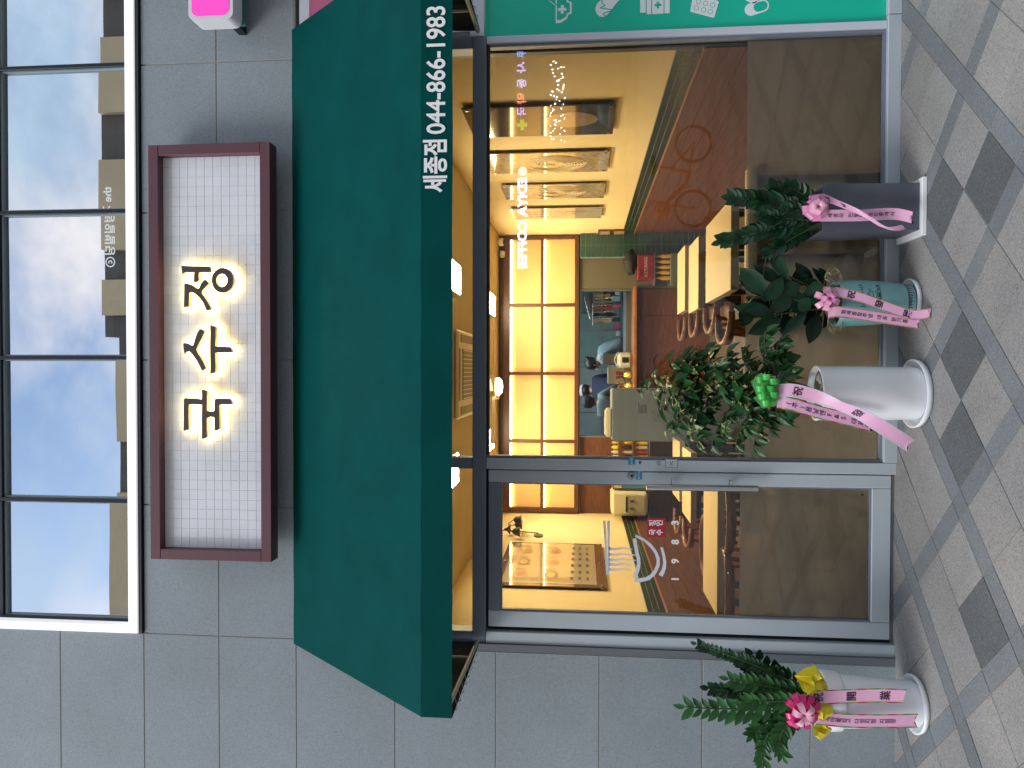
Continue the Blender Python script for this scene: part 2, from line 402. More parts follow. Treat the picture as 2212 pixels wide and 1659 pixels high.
for i in range(-30, 31):
    for j in range(-30, 31):
        p0, q0 = i*P_, j*P_
        put('cross', p0, q0)
        for k in (0, 1):
            put('band_h', p0+HB+TW*(k+.5), q0); put('band_v', p0, q0+HB+TW*(k+.5))
            for k2 in (0, 1): put('paving_tile', p0+HB+TW*(k+.5), q0+HB+TW*(k2+.5))
o = far['l'].build('distant_paving_tile', tile_light, pav); o['kind'] = 'stuff'
o = far['b'].build('distant_paving_strip', band_blue, pav); o['kind'] = 'stuff'
MB().box(-60, 60, -90, .35, -.3, -.0035).build('ground', mortar, kind='structure')
MB().box(-60, 60, -60, -17.2, -.0035, .0005).build('road', mat('asphalt', (.05, .05, .052), .9, var=.2, vscale=20), kind='structure')

# ================================================================== STONE WALL
wall = thing('stone_wall', (-1.6, 0, 0), 'grey granite panel wall of the building around the shopfront', 'wall')
ZR = [-.02, .399, .924, 1.437, 1.965, 2.493, 3.022, 3.447, 3.868, 4.348, 4.80, 5.3]
XC = [-3.8, -2.98, -2.19, -1.41, -.717, .057, .839, 1.62, 2.41, 3.2]
G = .003
def panel(x0, x1, z0, z1, y0=-.02):
    MB().box(x0+G, x1-G, y0, y0+.03, z0+G, z1-G, 0, .0015).build('stone_panel', granite, wall)
XJ = -1.437
for ri in range(len(ZR)-1):
    z0, z1 = ZR[ri], ZR[ri+1]
    for ci in range(len(XC)-1):
        x0, x1 = XC[ci], XC[ci+1]
        if z1 <= 2.5:
            if x0 >= -1.42: continue
            if ci == 2: x1 = XJ
        elif z1 <= 3.9:
            pass
        else:
            if x0 >= -1.42: continue
        if x0 > 1.6 and 2.4 < z1 < 3.1: continue
        panel(x0, x1, z0, z1)
g_ = MB()
g_.box(-3.8, XJ+.0, -.0172, .25, -.05, 5.3); g_.box(XJ, 3.2, -.0172, .25, 2.25, 3.84); g_.box(-1.437, -1.41, -.0172, .25, 3.84, 5.3)
g_.build('joint_backing', joint, wall)
MB().box(XJ, XJ+.035, -.018, .2, 0, 2.3).build('stone_return', mat('return_panel', (.13, .145, .17), .6), wall)

# ================================================================== SHOP WINDOW FRAME
sw = thing('shop_window', (.6, .03, 0), 'wide shopfront window with slim aluminium frame and frosted lower film, right of the glass door', 'window')
ZS = .062; ZT0, ZT1 = 2.021, 2.09; ZTOP = 2.30
XMl, XMr = -.49, -.445      # post between window and door (front face edges)
XR = 1.668
def fr(name, x0, x1, z0, z1, m_=alu, y0=0., y1=.09, p=None, ch=.003): return box1(name, x0, x1, y0, y1, z0, z1, m_, p or sw, ch)
fr('sill', XMr+.002, XR+.06, -.002, ZS, y0=-.012)
fr('header', -1.402, XR+.036, ZT0, ZT1, alu_dark, y0=-.0045)
fr('top_rail', -1.402, XR+.06, ZTOP, ZTOP+.08, alu_dark)
fr('door_post', XMl-.012, XMr, -.002, ZT0-.002, y0=-.004)
fr('transom_post', XMl-.012, XMr, ZT1, ZTOP, alu_dark)
fr('side_post', XR-.0, XR+.036, ZS, ZT0-.002, pframe, y0=-.004)
fr('side_post', XR-.02, XR+.062, ZT1, ZTOP, alu_dark)
fr('side_post', -1.402, -1.340, -.002, ZT0-.002, y0=-.006)
fr('side_post', -1.402, -1.345, ZT1, ZTOP, alu_dark)
box1('glazing_bead', XMr+.002, XMr+.012, .01, .05, ZS, ZT0, alu_dark, sw)
box1('glazing_bead', XMr+.012, XR, .012, .05, ZT0-.014, ZT0-.003, black, sw)
box1('glazing_bead', XMr+.012, XR, .012, .05, ZS+.001, ZS+.010, alu_dark, sw)
box1('glazing_bead', XR-.014, XR-.001, .012, .05, ZS+.011, ZT0-.015, alu_dark, sw)
box1('glazing_bead', XMr+.002, XR, .012, .05, ZTOP-.012, ZTOP-.001, black, sw)
def pane(name, x0, x1, z0, z1, y, m_, parent):
    return MB().quad((x0,y,z0),(x1,y,z0),(x1,y,z1),(x0,y,z1)).build(name, m_, parent)
pane('window_pane', XMr, XR, ZS, ZT0, .04, glass_shop, sw)
pane('transom_pane', XMr, XR-.02, ZT1, ZTOP, .04, glass_shop, sw)
pane('transom_pane', -1.345, XMl-.012, ZT1, ZTOP, .04, glass_shop, sw)
pane('frosted_film', XMr+.012, XR-.014, ZS+.01, .712, .048, film, sw)
# stickers and plate on the post
def sticker(name, x0, x1, z0, z1, y, m_, txt=None, size=.02, tm=white_p, parent=sw, lab=None):
    o = box1(name, x0, x1, y-.0015, y, z0, z1, m_, parent)
    if lab: o['label'] = lab
    if txt: MB().text(txt, size, on_wall((x0+x1)/2, y-.003, (z0+z1)/2), bold=.01, width=(x1-x0)*.85).build('lettering', tm, o)
    return o
blue = mat('blue_sticker', (.02, .25, .48), .4)
a_, b_ = at(1357, 1005), at(1372, 985)
sticker('sticker', a_.x+.004, b_.x-.004, b_.z, a_.z, -.0045, blue, '도시가스', .013, lab='small blue sticker on the door post')
MB().lathe([(.006, 0), (.006, .003)], (at(1382, 999).x, -.008, at(1382, 999).z), 10, axis='y').build('screw_hole', black, sw)
p_ = at(1423, 1000); MB().text('합격\n검사필', .010, on_wall(p_.x, -.0055, p_.z), bold=.01).build('stamp_lettering', mat('grey_ink', (.12, .12, .14), .6), sw)
a_, b_ = at(1436, 1010), at(1464, 991)
o = MB().box(a_.x, b_.x, -.007, -.0042, b_.z, a_.z, 0, .001).build('number_plate', mat('plate_rim', (.28, .3, .36), .4), sw)
MB().box(a_.x+.004, b_.x-.004, -.0085, -.0072, b_.z+.004, a_.z-.004).build('plate_face', mat('plate_face', (.5, .53, .6), .4), o)
MB().text('1C', .020, on_wall((a_.x+b_.x)/2, -.0095, (a_.z+b_.z)/2), bold=.01).build('lettering', ink, o)

# ================================================================== DOOR
door = thing('glass_door', (-.92, .02, 0), 'aluminium framed glass door with white noodle bowl decal', 'door')
DX0, DX1, DZ0, DZ1 = -1.318, -.508, .018, 2.008
gx0, gx1, gz0, gz1 = -1.235, -.571, .108, 1.945
yd = .006
box1('stile', DX0, gx0, yd, yd+.05, DZ0, DZ1, alu, door, .003)
box1('stile', gx1, DX1, yd, yd+.05, DZ0, DZ1, alu, door, .003)
box1('top_rail', gx0+.001, gx1-.001, yd+.001, yd+.05, gz1, DZ1, alu_dark, door, .003)
box1('bottom_rail', gx0+.001, gx1-.001, yd+.001, yd+.05, DZ0, gz0, alu, door, .003)
for a in ((gx0, gx0+.008, gz0, gz1), (gx1-.008, gx1, gz0, gz1), (gx0+.009, gx1-.009, gz1-.008, gz1-.001), (gx0+.009, gx1-.009, gz0, gz0+.007)):
    box1('gasket', a[0], a[1], yd+.008, yd+.03, a[2], a[3], alu_dark, door)
pane('door_pane', gx0, gx1, gz0, gz1, yd+.024, glass_shop, door)
pane('frosted_film', gx0+.008, gx1-.008, gz0+.008, .735, yd+.03, film, door)
MB().box(-1.341, DX0-.004, .03, .06, .01, 2.01).build('hinge_gap', black, door)
MB().box(-1.34, XMl-.013, .045, .062, 2.0085, 2.0205).build('top_gap', black, door)  # black filler added to stop room light leaking above the door
MB().box(-.506, XMl-.013, .04, .06, .01, 2.01).build('lock_gap', black, door)
MB().box(-1.34, -.505, .02, .07, -.002, .012).build('floor_spring_plate', steel_d, door)
# handle
h = thing('x', (0,0,0), None, None); bpy.data.objects.remove(h)
p0, p1 = at(1396, 1052, -.05), at(1637, 1058, -.05)
hx = p0.x
hd = MB().tube([(hx, -.05, p1.z), (hx, -.05, p0.z)], .0165, 14).build('handle', steel, door)
for X in (1453, 1577):
    q = at(X, 1042, -.02)
    MB().box(hx+.004, -.535, -.048, -.010, q.z-.009, q.z+.009, 0, .002).build('handle_bracket', mat('chrome', (.6,.65,.72), .12, 1), hd)
MB().tube([(hx+.004, .10, p1.z), (hx+.004, .10, p0.z)], .0145, 14).build('inner_handle', steel, door)
q = at(1363, 1028); lk = MB().lathe([(.0185, 0), (.0185, -.006), (.015, -.010)], (q.x, yd, q.z), 24, axis='y').build('lock_cylinder', steel, door)
MB().lathe([(.007, -.0105), (.006, -.013)], (q.x+.001, yd, q.z-.004), 12, axis='y').build('keyhole', black, lk)
a_, b_ = at(1374, 1036), at(1387, 1017)
sticker('sticker', a_.x, b_.x, b_.z, a_.z, yd-.0005, blue, '도시가스', .013, parent=door, lab='small blue sticker below the lock')
q = at(1867, 1071); MB().lathe([(.006, 0), (.006, -.004)], (q.x, yd+.022, q.z), 10, axis='y').build('suction_mark', mat('brown_dot', (.06, .03, .02), .7), door)
# decal of bowl, chopsticks and noodles (flat print on the pane)
yp = yd+.021
C7 = lambda x, y: at((1780+x/1.952)/1.8228, (1750+y/1.952)/1.8228, yp)
decal = mat('frosted_decal', (.66, .70, .80), .6)
def stroke(b2, pts, w0, w1=None, rough=.0, d=yp):
    w1 = w1 or w0; P = [Vector(p) for p in pts]; out = []; q = []
    for i in range(len(P)-1):                # catmull subdivision
        a, b_, c, e = P[max(i-1,0)], P[i], P[i+1], P[min(i+2, len(P)-1)]
        for k in range(6):
            t = k/6; q.append(.5*((2*b_)+(c-a)*t+(2*a-5*b_+4*c-e)*t*t+(3*b_-a-3*c+e)*t**3))
    q.append(P[-1]); L, Rr = [], []
    for i, p in enumerate(q):
        t = (q[min(i+1, len(q)-1)]-q[max(i-1, 0)]).normalized(); n_ = Vector((-t.z, 0, t.x))
        ww = (w0+(w1-w0)*i/len(q))*.5
        L.append(p+n_*(ww*(1+random.uniform(-rough, rough)))); Rr.append(p-n_*(ww*(1+random.uniform(-rough, rough))))
    vs = L+Rr; n = len(q)
    b2.add([(v.x, d, v.z) for v in vs], [(i, i+1, n+i+1, n+i) for i in range(n-1)])
b2 = MB()
stroke(b2, [C7(1170,585), C7(1183,800), C7(1190,1000)], .013, .009)
stroke(b2, [C7(1203,585), C7(1204,800), C7(1203,1000)], .014, .009)
b2.build('chopstick_decal', decal, door)
b2 = MB()
for y0, e0 in ((800,1385), (845,1415), (885,1415), (922,1412), (960,1385)):
    stroke(b2, [C7(1205,y0), C7(1260,y0+3), C7(1310,y0-3), C7(e0-30,y0+4), C7(e0,y0+6)], .014, .003, .1)
b2.build('noodle_decal', decal, door)
b2 = MB()
stroke(b2, [C7(1402,722), C7(1418,820), C7(1435,900), C7(1425,960), C7(1402,1025)], .017, .020, .14)
stroke(b2, [C7(1410,702), C7(1475,735), C7(1545,800), C7(1583,880), C7(1570,960), C7(1520,1020), C7(1450,1043), C7(1405,1040)], .012, .022, .14)
stroke(b2, [C7(1610,790), C7(1630,870), C7(1632,940), C7(1603,1010)], .012, .021, .14)
b2.build('bowl_decal', decal, door)
a_, b_ = C7(1500, 712), C7(1640, 565)
seal = MB(); n = 28; vs = []
for i in range(n):
    t = i/n*4; sd = int(t); f_ = t-sd
    u, v = [(f_, 0), (1, f_), (1-f_, 1), (0, 1-f_)][sd]
    vs.append((a_.x+(b_.x-a_.x)*(u+random.uniform(-.02,.02)), yp-.0004, b_.z+(a_.z-b_.z)*(v+random.uniform(-.02,.02))))
seal.add(vs, [tuple(range(n))])
sealo = seal.build('red_seal_decal', mat('seal_red', (.42, .012, .03), .5), door)
cx, cz = (a_.x+b_.x)/2, (a_.z+b_.z)/2; hw = (b_.x-a_.x)/4
b2 = MB()
for t, u, v in (('국', -1, 1), ('정', 1, 1), ('수', -1, -1), ('인', 1, -1)):
    b2.text(t, .036, on_wall(cx+u*hw*.95, yp-.0012, cz+v*.0175), bold=.035, width=.030)
b2.build('lettering', white_p, sealo)
b2 = MB()
for t, yy in (('1', 1035), ('9', 897), ('8', 750), ('3', 602)):
    q = C7(1718, yy); b2.text(t, .050, on_wall(q.x, yp, q.z), bold=.04)
b2.build('year_decal', white_p, door)

# ================================================================== PHARMACY WINDOW (right)
ph = thing('pharmacy_window', (1.95, .02, 0), 'neighbouring pharmacy window covered with a green film of white medical icons', 'window')
greenf = mat('green_film', (.0, .52, .36), .45, var=.03, vscale=2)

box1('sill', 1.732, 3.2, -.012, .09, -.002, ZS-.001, alu, ph, .003)
box1('header', 1.706, 3.2, -.008, .09, 2.032, 2.105, pframe, ph, .003)
gp = box1('green_film', 1.7045, 3.2, .02, .03, ZS, 2.03, greenf, ph)
box1('header_film', 1.80, 3.2, .02, .03, 2.108, 2.5, greenf, ph)
box1('side_post', 1.732, 1.79, -.004, .09, 2.107, 2.5, pframe, ph, .003)
icw = mat('icon_white', (.80, .88, .92), .5)
I5 = lambda x, y: at((1780+x/1.746)/1.8228, (y/1.746)/1.8228, .018)
I8 = lambda x, y: at((2700+x/2.765)/1.8228, (y/2.765)/1.8228, .018)
def poly(pts, name, m_, yy, parent=None, close=True):
    b2 = MB(); b2.prism([(p.x, p.z) for p in pts], lambda u, v, d: (u, d, v), yy, yy+.0015); return b2.build(name, m_, parent)
def ring_out(pts, name, w_, m_, yy, parent):
    b2 = MB(); pp = [Vector((p.x, 0, p.z)) for p in pts]
    for i in range(len(pp)): 
        a, c = pp[i], pp[(i+1) % len(pp)]
        t = (c-a).normalized(); n_ = Vector((-t.z, 0, t.x))*w_/2; e = t*w_/2
        b2.quad(*[(v.x, yy, v.z) for v in (a-n_-e, c-n_+e, c+n_+e, a+n_-e)])
    return b2.build(name, m_, parent)
# mortar and pestle outline + cross
mo_ = [I5(710,-60), I5(712,25), I5(660,0), I5(712,40), I5(712,160), I5(745,158), I5(790,130), I5(800,100), I5(823,92), I5(823,15), I5(800,10), I5(790,-20), I5(770,-60)]
poly(mo_, 'mortar_icon', icw, .0180, ph)
mc_ = sum(mo_, Vector())/len(mo_)
poly([mc_+(p-mc_)*.80 for p in mo_], 'mortar_inside', greenf, .0170, ph)
def cross(p, s_, w_, name, m_, yy, parent):
    b2 = MB(); b2.box(p.x-s_, p.x+s_, yy, yy+.001, p.z-w_, p.z+w_); b2.box(p.x-w_, p.x+w_, yy, yy+.001, p.z+w_, p.z+s_); b2.box(p.x-w_, p.x+w_, yy, yy+.001, p.z-s_, p.z-w_)
    return b2.build(name, m_, parent)
cross(I5(758, 65), .021, .007, 'cross_icon', icw, .0158, ph)
hp = []
c_ = I5(1058, 18); 
for k in range(40):
    t = 2*math.pi*k/40; hx_ = 16*math.sin(t)**3; hz_ = 13*math.cos(t)-5*math.cos(2*t)-2*math.cos(3*t)-math.cos(4*t)
    hp.append(Vector((c_.x+hx_*.0052+.012, 0, c_.z+hz_*.0044)))
poly(hp, 'heart_icon', icw, .0175, ph)
b2 = MB(); stroke(b2, [I5(1035,-10), I5(1030,20), I5(1050,40), I5(1020,55), I5(1100,70), I5(1040,95), I5(1070,125), I5(1048,150)], .005, d=.0170); b2.build('pulse_line', greenf, ph)
for x0, x1, yy in ((1293,1332,88), (1338,1370,98), (1375,1455,97), (1460,1497,92)):
    a_, b_ = I5(x0, yy), I5(x1, -90)
    MB().box(a_.x, b_.x, .0175, .0185, b_.z, a_.z, 0, .0004).build('bottle_icon', icw, ph)
cross(I5(1415, 35), .017, .0055, 'cross_icon', greenf, .0165, ph)
poly([I8(75,-30), I8(50,120), I8(60,130), I8(295,192), I8(312,185), I8(360,25), I8(350,10), I8(250,-30)], 'blister_icon', icw, .0175, ph)
b2 = MB()
for x, y in ((140,18),(216,38),(292,57),(117,88),(193,109),(268,129)):
    q = I8(x, y); b2.lathe([(.0125, 0), (.0098, 0)], (q.x, .0168, q.z), 20, axis='y')
b2 = MB()
for x, y in ((140,18),(216,38),(292,57),(117,88),(193,109),(268,129)):
    q = I8(x, y); pr = []
    for k in range(20):
        for r_ in (.0125, .0100): a = 2*math.pi*k/20; pr.append((q.x+r_*math.cos(a), .0168, q.z+r_*math.sin(a)))
    b2.add(pr, [(2*k, 2*k+1, (2*k+3) % 40, (2*k+2) % 40) for k in range(20)])
b2.build('blister_ring', greenf, ph)
q0, q1 = I8(712, 103), I8(838, 62)
def capsule(a, b_, r_, name, m_, yy, parent, k0=0, k1=24):
    t = (b_-a); t.y = 0; t.normalize(); n_ = Vector((-t.z, 0, t.x)); pts = []
    for k in range(13): an = math.pi/2+math.pi*k/12; pts.append(a+t*(r_*math.cos(an))+n_*(r_*math.sin(an)))
    for k in range(13): an = -math.pi/2+math.pi*k/12; pts.append(b_+t*(r_*math.cos(an))+n_*(r_*math.sin(an)))
    return poly(pts, name, m_, yy, parent)
capsule(q0, q1, .031, 'capsule_icon', icw, .0175, ph)
capsule(q0.lerp(q1, .62), q1, .023, 'capsule_half', greenf, .0165, ph)
capsule(I8(690,-30), I8(740,-8), .020, 'capsule_icon', icw, .0175, ph)

# pink panel and frame above the awning's right end, pink light box
pk = thing('pink_sign_panel', (2.3, 0, 2.5), 'pink fascia panel behind the right end of the green awning', 'sign')
box1('frame', 1.66, 3.2, -.0225, .03, 2.940, 2.996, pframe, pk, .003)
box1('gap_strip', 1.655, 3.2, -.0185, .03, 2.997, 3.018, black, pk)
box1('frame', 1.66, 1.70, -.022, .03, 2.5, 2.939, pframe, pk, .003)
box1('panel', 1.701, 3.2, -.0195, .02, 2.5, 2.939, mat('pink_panel', (.55, .13, .25), .5), pk)
pb = thing('pink_light_box', (1.9, -.2, 3.2), 'glowing magenta rounded light box sign at the upper right edge', 'sign')
a_, b_ = at(407, 45, -.30), at(503, 45, -.30)
x0, z1, z0 = a_.x, a_.z+.0, b_.z
def rrect(x0, x1, z0, z1, r_, n=6):
    pts = []
    for cx_, cz_, a0 in ((x1-r_, z1-r_, 0), (x0+r_, z1-r_, 90), (x0+r_, z0+r_, 180), (x1-r_, z0+r_, 270)):
        for k in range(n+1): a = R(a0+90*k/n); pts.append((cx_+r_*math.cos(a), cz_+r_*math.sin(a)))
    return pts[::-1]
yb = -.30
MB().prism(rrect(x0, x0+.75, z0, z1, .035), lambda u, v, d: (u, d, v), yb, yb+.10).build('casing', mat('white_casing', (.7,.72,.76), .4), pb)
MB().prism(rrect(x0+.02, x0+.73, z0+.02, z1-.018, .03), lambda u, v, d: (u, d, v), yb-.004, yb-.001).build('glowing_face', emis('magenta_face', (1, .10, .62), 1.0), pb)
box1('bracket', x0+.05, x0+.6, yb+.10, -.021, z0+.06, z0+.10, awn_in, pb)
box1('back_plate', x0+.02, x0+.65, yb+.101, yb+.125, z0-.012, z1-.06, mat('teal_plate', (.02, .12, .12), .5), pb)

# ================================================================== SIGN BOX
sg = thing('sign_box', (.09, -.02, 3.09), 'maroon framed white mosaic shop sign with backlit Korean letters', 'sign')
yf = -.17
SX0, SX1, SZ0, SZ1 = -.969, 1.149, 3.093, 3.737
fw = .053
box1('frame_rail', SX0, SX1, yf, -.085, SZ1-fw, SZ1, maroon, sg, .002)
box1('frame_rail', SX0, SX1, yf, -.085, SZ0, SZ0+fw, maroon, sg, .002)
box1('frame_side', SX0, SX0+fw, yf+.0005, -.0855, SZ0+fw+.001, SZ1-fw-.001, maroon, sg, .002)
box1('frame_side', SX1-fw, SX1, yf+.0005, -.0855, SZ0+fw+.001, SZ1-fw-.001, maroon, sg, .002)
yt = -.125
box1('backing', SX0+fw, SX1-fw, yt+.0025, -.09, SZ0+fw, SZ1-fw, mat('mosaic_grout', (.70, .74, .79), .8), sg)
for xx in (SX0+.3, 0.09, SX1-.3):
    for zz_ in (SZ0+.07, SZ1-.1): box1('wall_bracket', xx-.02, xx+.02, -.085, -.021, zz_-.02, zz_+.02, black, sg)
tx, tz = .0503, .0436
ix0, ix1, iz0, iz1 = SX0+fw, SX1-fw, SZ0+fw, SZ1-fw
nx, nzz = 40, 12
tx = (ix1-ix0)/nx; tz = (iz1-iz0)/nzz; gp_ = .0007
tm = MB().box(-tx/2+gp_, tx/2-gp_, 0, .006, -tz/2+gp_, tz/2-gp_, 0, .0008).mesh('mosaic_tile', tilew)
cells = [(i, j) for i in range(nx) for j in range(nzz)]
cells.sort(key=lambda c: abs(c[0]-19.5)*1.0)
rest = MB()
for n_, (i, j) in enumerate(cells):
    c = (ix0+(i+.5)*tx, yt, iz0+(j+.5)*tz)
    if n_ < 300: place('mosaic_tile', tm, sg, Matrix.Translation(c) @ Matrix.Rotation(random.uniform(-.01, .01), 4, 'X'))
    else: rest.box(c[0]-tx/2+gp_, c[0]+tx/2-gp_, yt, yt+.006, c[2]-tz/2+gp_, c[2]+tz/2-gp_, 0, .0008)
o = rest.build('outer_mosaic_tile', tilew, sg); o['kind'] = 'stuff'
# letters: outlines traced stroke by stroke, stood off the tiles, lit from behind
LA = lambda x, y: at((680+x/4.147)/1.8228, (1000+y/4.147)/1.8228, yf)
LB = lambda x, y: at((680+x/4.147)/1.8228, (1380+y/4.147)/1.8228, yf)
OUT = {
 'jeong': [(LA, [(152,215),(160,197),(600,204),(620,218),(632,250),(640,302),(440,302),(436,440),(410,460),(355,468),(356,300),(230,300),(200,310),(168,342)]),
           (LA, [(200,500),(215,485),(265,488),(330,510),(375,545),(420,565),(445,545),(470,480),(520,425),(545,420),(603,478),(560,530),(492,600),(485,640),(540,720),(590,800),(635,890),(600,920),(565,925),(545,880),(500,790),(440,710),(370,650),(310,620),(282,640),(275,840),(255,865),(192,870)]),
           'ring'],
 'su': [(LA, [(180,1470),(200,1455),(255,1462),(300,1485),(330,1500),(350,1465),(370,1400),(410,1290),(450,1225),(480,1228),(535,1270),(490,1370),(440,1460),(397,1560),(420,1620),(470,1690),(520,1780),(555,1860),(520,1890),(487,1905),(460,1850),(420,1770),(360,1680),(300,1610),(265,1595),(230,1600),(203,1635),(190,1570)]),
        (LB, [(620,-415),(700,-395),(712,-375),(705,-70),(930,-60),(960,-30),(985,30),(705,40),(705,340),(680,365),(620,382)])],
 'guk': [(LB, [(190,800),(210,778),(340,778),(430,790),(470,798),(485,780),(485,640),(545,648),(570,665),(572,985),(620,995),(670,990),(690,975),(692,800),(715,785),(920,785),(950,800),(982,882),(800,882),(770,890),(772,1280),(740,1300),(692,1310),(690,1100),(660,1088),(610,1088),(570,1105),(568,1410),(530,1435),(485,1440),(485,890),(400,882),(290,880),(272,890),(272,1280),(250,1300),(188,1310)])],
}
ysf, ysb = yf-.006, yf+.018
yf_l = yf
for key, strokes in OUT.items():
    b2 = MB(); bl = MB()
    for st in strokes:
        if st == 'ring':
            c = LA(822, 432); c2 = LA(812, 432); n = 40; ro = (LA(822, 228).x-LA(822,636).x)/2; rz = (LA(640, 432).z-LA(1000, 432).z)/2; rix = (LA(812,326).x-LA(812,536).x)/2; riz = (LA(722,432).z-LA(902,432).z)/2
            for y_, o1, mi, dd in ((ysf, 0, 0, 0), (ysb, 0, 1, 0)):
                vs = []
                for k in range(n):
                    a = 2*math.pi*k/n; vs += [(c.x+ro*math.cos(a), y_, c.z+rz*math.sin(a)), (c2.x+rix*math.cos(a), y_, c2.z+riz*math.sin(a))]
                b2.add(vs, [(2*k, 2*k+1, (2*k+3) % (2*n), (2*k+2) % (2*n)) for k in range(n)], mi)
                if y_ == ysb:
                    bl.add([(v[0], ysb+.004, v[2]) for v in vs], [(2*k, 2*k+1, (2*k+3) % (2*n), (2*k+2) % (2*n)) for k in range(n)])
            for q, ax_, az_, cc_ in ((0, ro, rz, c), (1, rix, riz, c2)):
                vs = [(cc_.x+ax_*math.cos(2*math.pi*k/n), y_, cc_.z+az_*math.sin(2*math.pi*k/n)) for y_ in (ysf, ysb) for k in range(n)]
                b2.add(vs, [(k, (k+1) % n, n+(k+1) % n, n+k) for k in range(n)], 1, True)
            continue
        f_, pts = st; pp = [f_(*p) for p in pts]
        b2.prism([(p.x, p.z) for p in pp], lambda u, v, d: (u, d, v), ysf, ysb, 0, 1)
        bl.add([(p.x, ysb+.004, p.z) for p in pp], [tuple(range(len(pp)))])
    lo = b2.build('letter', [letterm, letterside], sg)
    bl.build('backlight', emis('halo_light', (1, .70, .25), 34), lo)
    wires = MB()
    xs = [v[0] for v in b2.v]; zs = [v[2] for v in b2.v]
    for k in range(4):
        v = random.choice(b2.v); dx = .03*(1 if v[0] > (min(xs)+max(xs))/2 else -1)
        wires.tube([(v[0], ysb, v[2]), (v[0]+dx*.6, ysb+.004, v[2]-.005), (v[0]+dx, ysb+.012, v[2]-.022)], .0011, 5)
    wires.build('wire', mat('wire_olive', (.12, .11, .02), .5), lo)

# ================================================================== AWNING
aw = thing('awning', (.16, 0, 2.05), 'dark green fabric awning with white phone number on its valance', 'awning')
AX0, AX1, AYF, AZT, AZF, AZB = -1.436, 1.770, -.77, 3.036, 2.190, 2.060
b2 = MB(); nx_, ny_ = 48, 14; vs = []
for j in range(ny_+1):
    for i in range(nx_+1):
        u, v = i/nx_, j/ny_; x = AX0+(AX1-AX0)*u
        sag = -.006*math.sin(math.pi*v)*(1-.4*math.cos(u*math.pi*8)) + .0012*math.sin(u*57+v*6)
        vs.append((x, -.022+(AYF+.022)*v+sag*.6, AZT+(AZF-AZT)*v+sag))
b2.add(vs, [(j*(nx_+1)+i, (j+1)*(nx_+1)+i, (j+1)*(nx_+1)+i+1, j*(nx_+1)+i+1) for j in range(ny_) for i in range(nx_)], 0, True)
b2.build('canopy', awn, aw)
b2 = MB(); vs = []
for j in range(5):
    for i in range(nx_+1):
        u = i/nx_; x = AX0+(AX1-AX0)*u; v = j/4
        vs.append((x, AYF-.001-.0015*math.sin(u*41)*v, AZF-.001+(AZB-AZF)*v+.0012*math.sin(u*23)*v))
b2.add(vs, [(j*(nx_+1)+i, (j+1)*(nx_+1)+i, (j+1)*(nx_+1)+i+1, j*(nx_+1)+i+1) for j in range(4) for i in range(nx_)], 0, True)
va = b2.build('valance', awn, aw)
for x in (AX0, AX1):
    s_ = 1 if x < 0 else -1
    MB().add([(x, -.022, AZT), (x, AYF, AZF), (x, AYF, AZB), (x+s_*.04, -.022, 2.05)], [(0,1,2,3) if x > 0 else (3,2,1,0)]).build('side_panel', awn, aw)
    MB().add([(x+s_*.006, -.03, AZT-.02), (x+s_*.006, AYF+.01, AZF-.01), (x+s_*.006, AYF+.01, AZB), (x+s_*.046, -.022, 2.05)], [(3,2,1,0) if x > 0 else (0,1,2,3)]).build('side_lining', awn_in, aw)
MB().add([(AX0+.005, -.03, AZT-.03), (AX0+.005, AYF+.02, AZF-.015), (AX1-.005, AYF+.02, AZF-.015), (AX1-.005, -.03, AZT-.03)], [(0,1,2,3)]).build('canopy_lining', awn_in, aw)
tube_m = mat('galvanised_tube', (.40, .40, .34), .5, .3)
for x in (AX0+.05, AX1-.05):
    MB().tube([(x, -.03, 2.06), (x, AYF+.02, 2.075)], .011, 8).build('frame_tube', tube_m, aw)
    MB().tube([(x, -.25, 2.065), (x, -.25, 2.72)], .009, 8).build('frame_tube', tube_m, aw)
for z in (2.075,): MB().tube([(AX0+.05, AYF+.02, z), (AX1-.05, AYF+.02, z)], .011, 8).build('frame_tube', tube_m, aw)
b2 = MB()
for k in range(8):
    y_ = -.08-k*.085
    for sx_, xx in ((1, AX0+.05), (-1, AX1-.05)):
        b2.tube([(xx, y_, 2.065), (xx-sx_*.045, y_-.02, 2.05)], .0016, 5); b2.tube([(xx-sx_*.045, y_-.02, 2.05), (xx-sx_*.04, y_-.045, 2.058)], .0025, 5)
b2.build('lacing_cord', mat('lacing', (.3, .3, .28), .6), aw)
a_, b_ = at(950, 414, AYF), at(950, 300, AYF)
b2 = MB()
b2.text('세종점', .105, on_wall((a_.x+b_.x)/2, AYF-.0045, 2.123), bold=.028, width=(b_.x-a_.x))
a_, b_ = at(950, 289, AYF), at(950, 13, AYF)
b2.text('044-866-1983', .108, on_wall((a_.x+b_.x)/2, AYF-.0045, 2.123), bold=.018, width=(b_.x-a_.x))
b2.build('lettering', white_p, va)

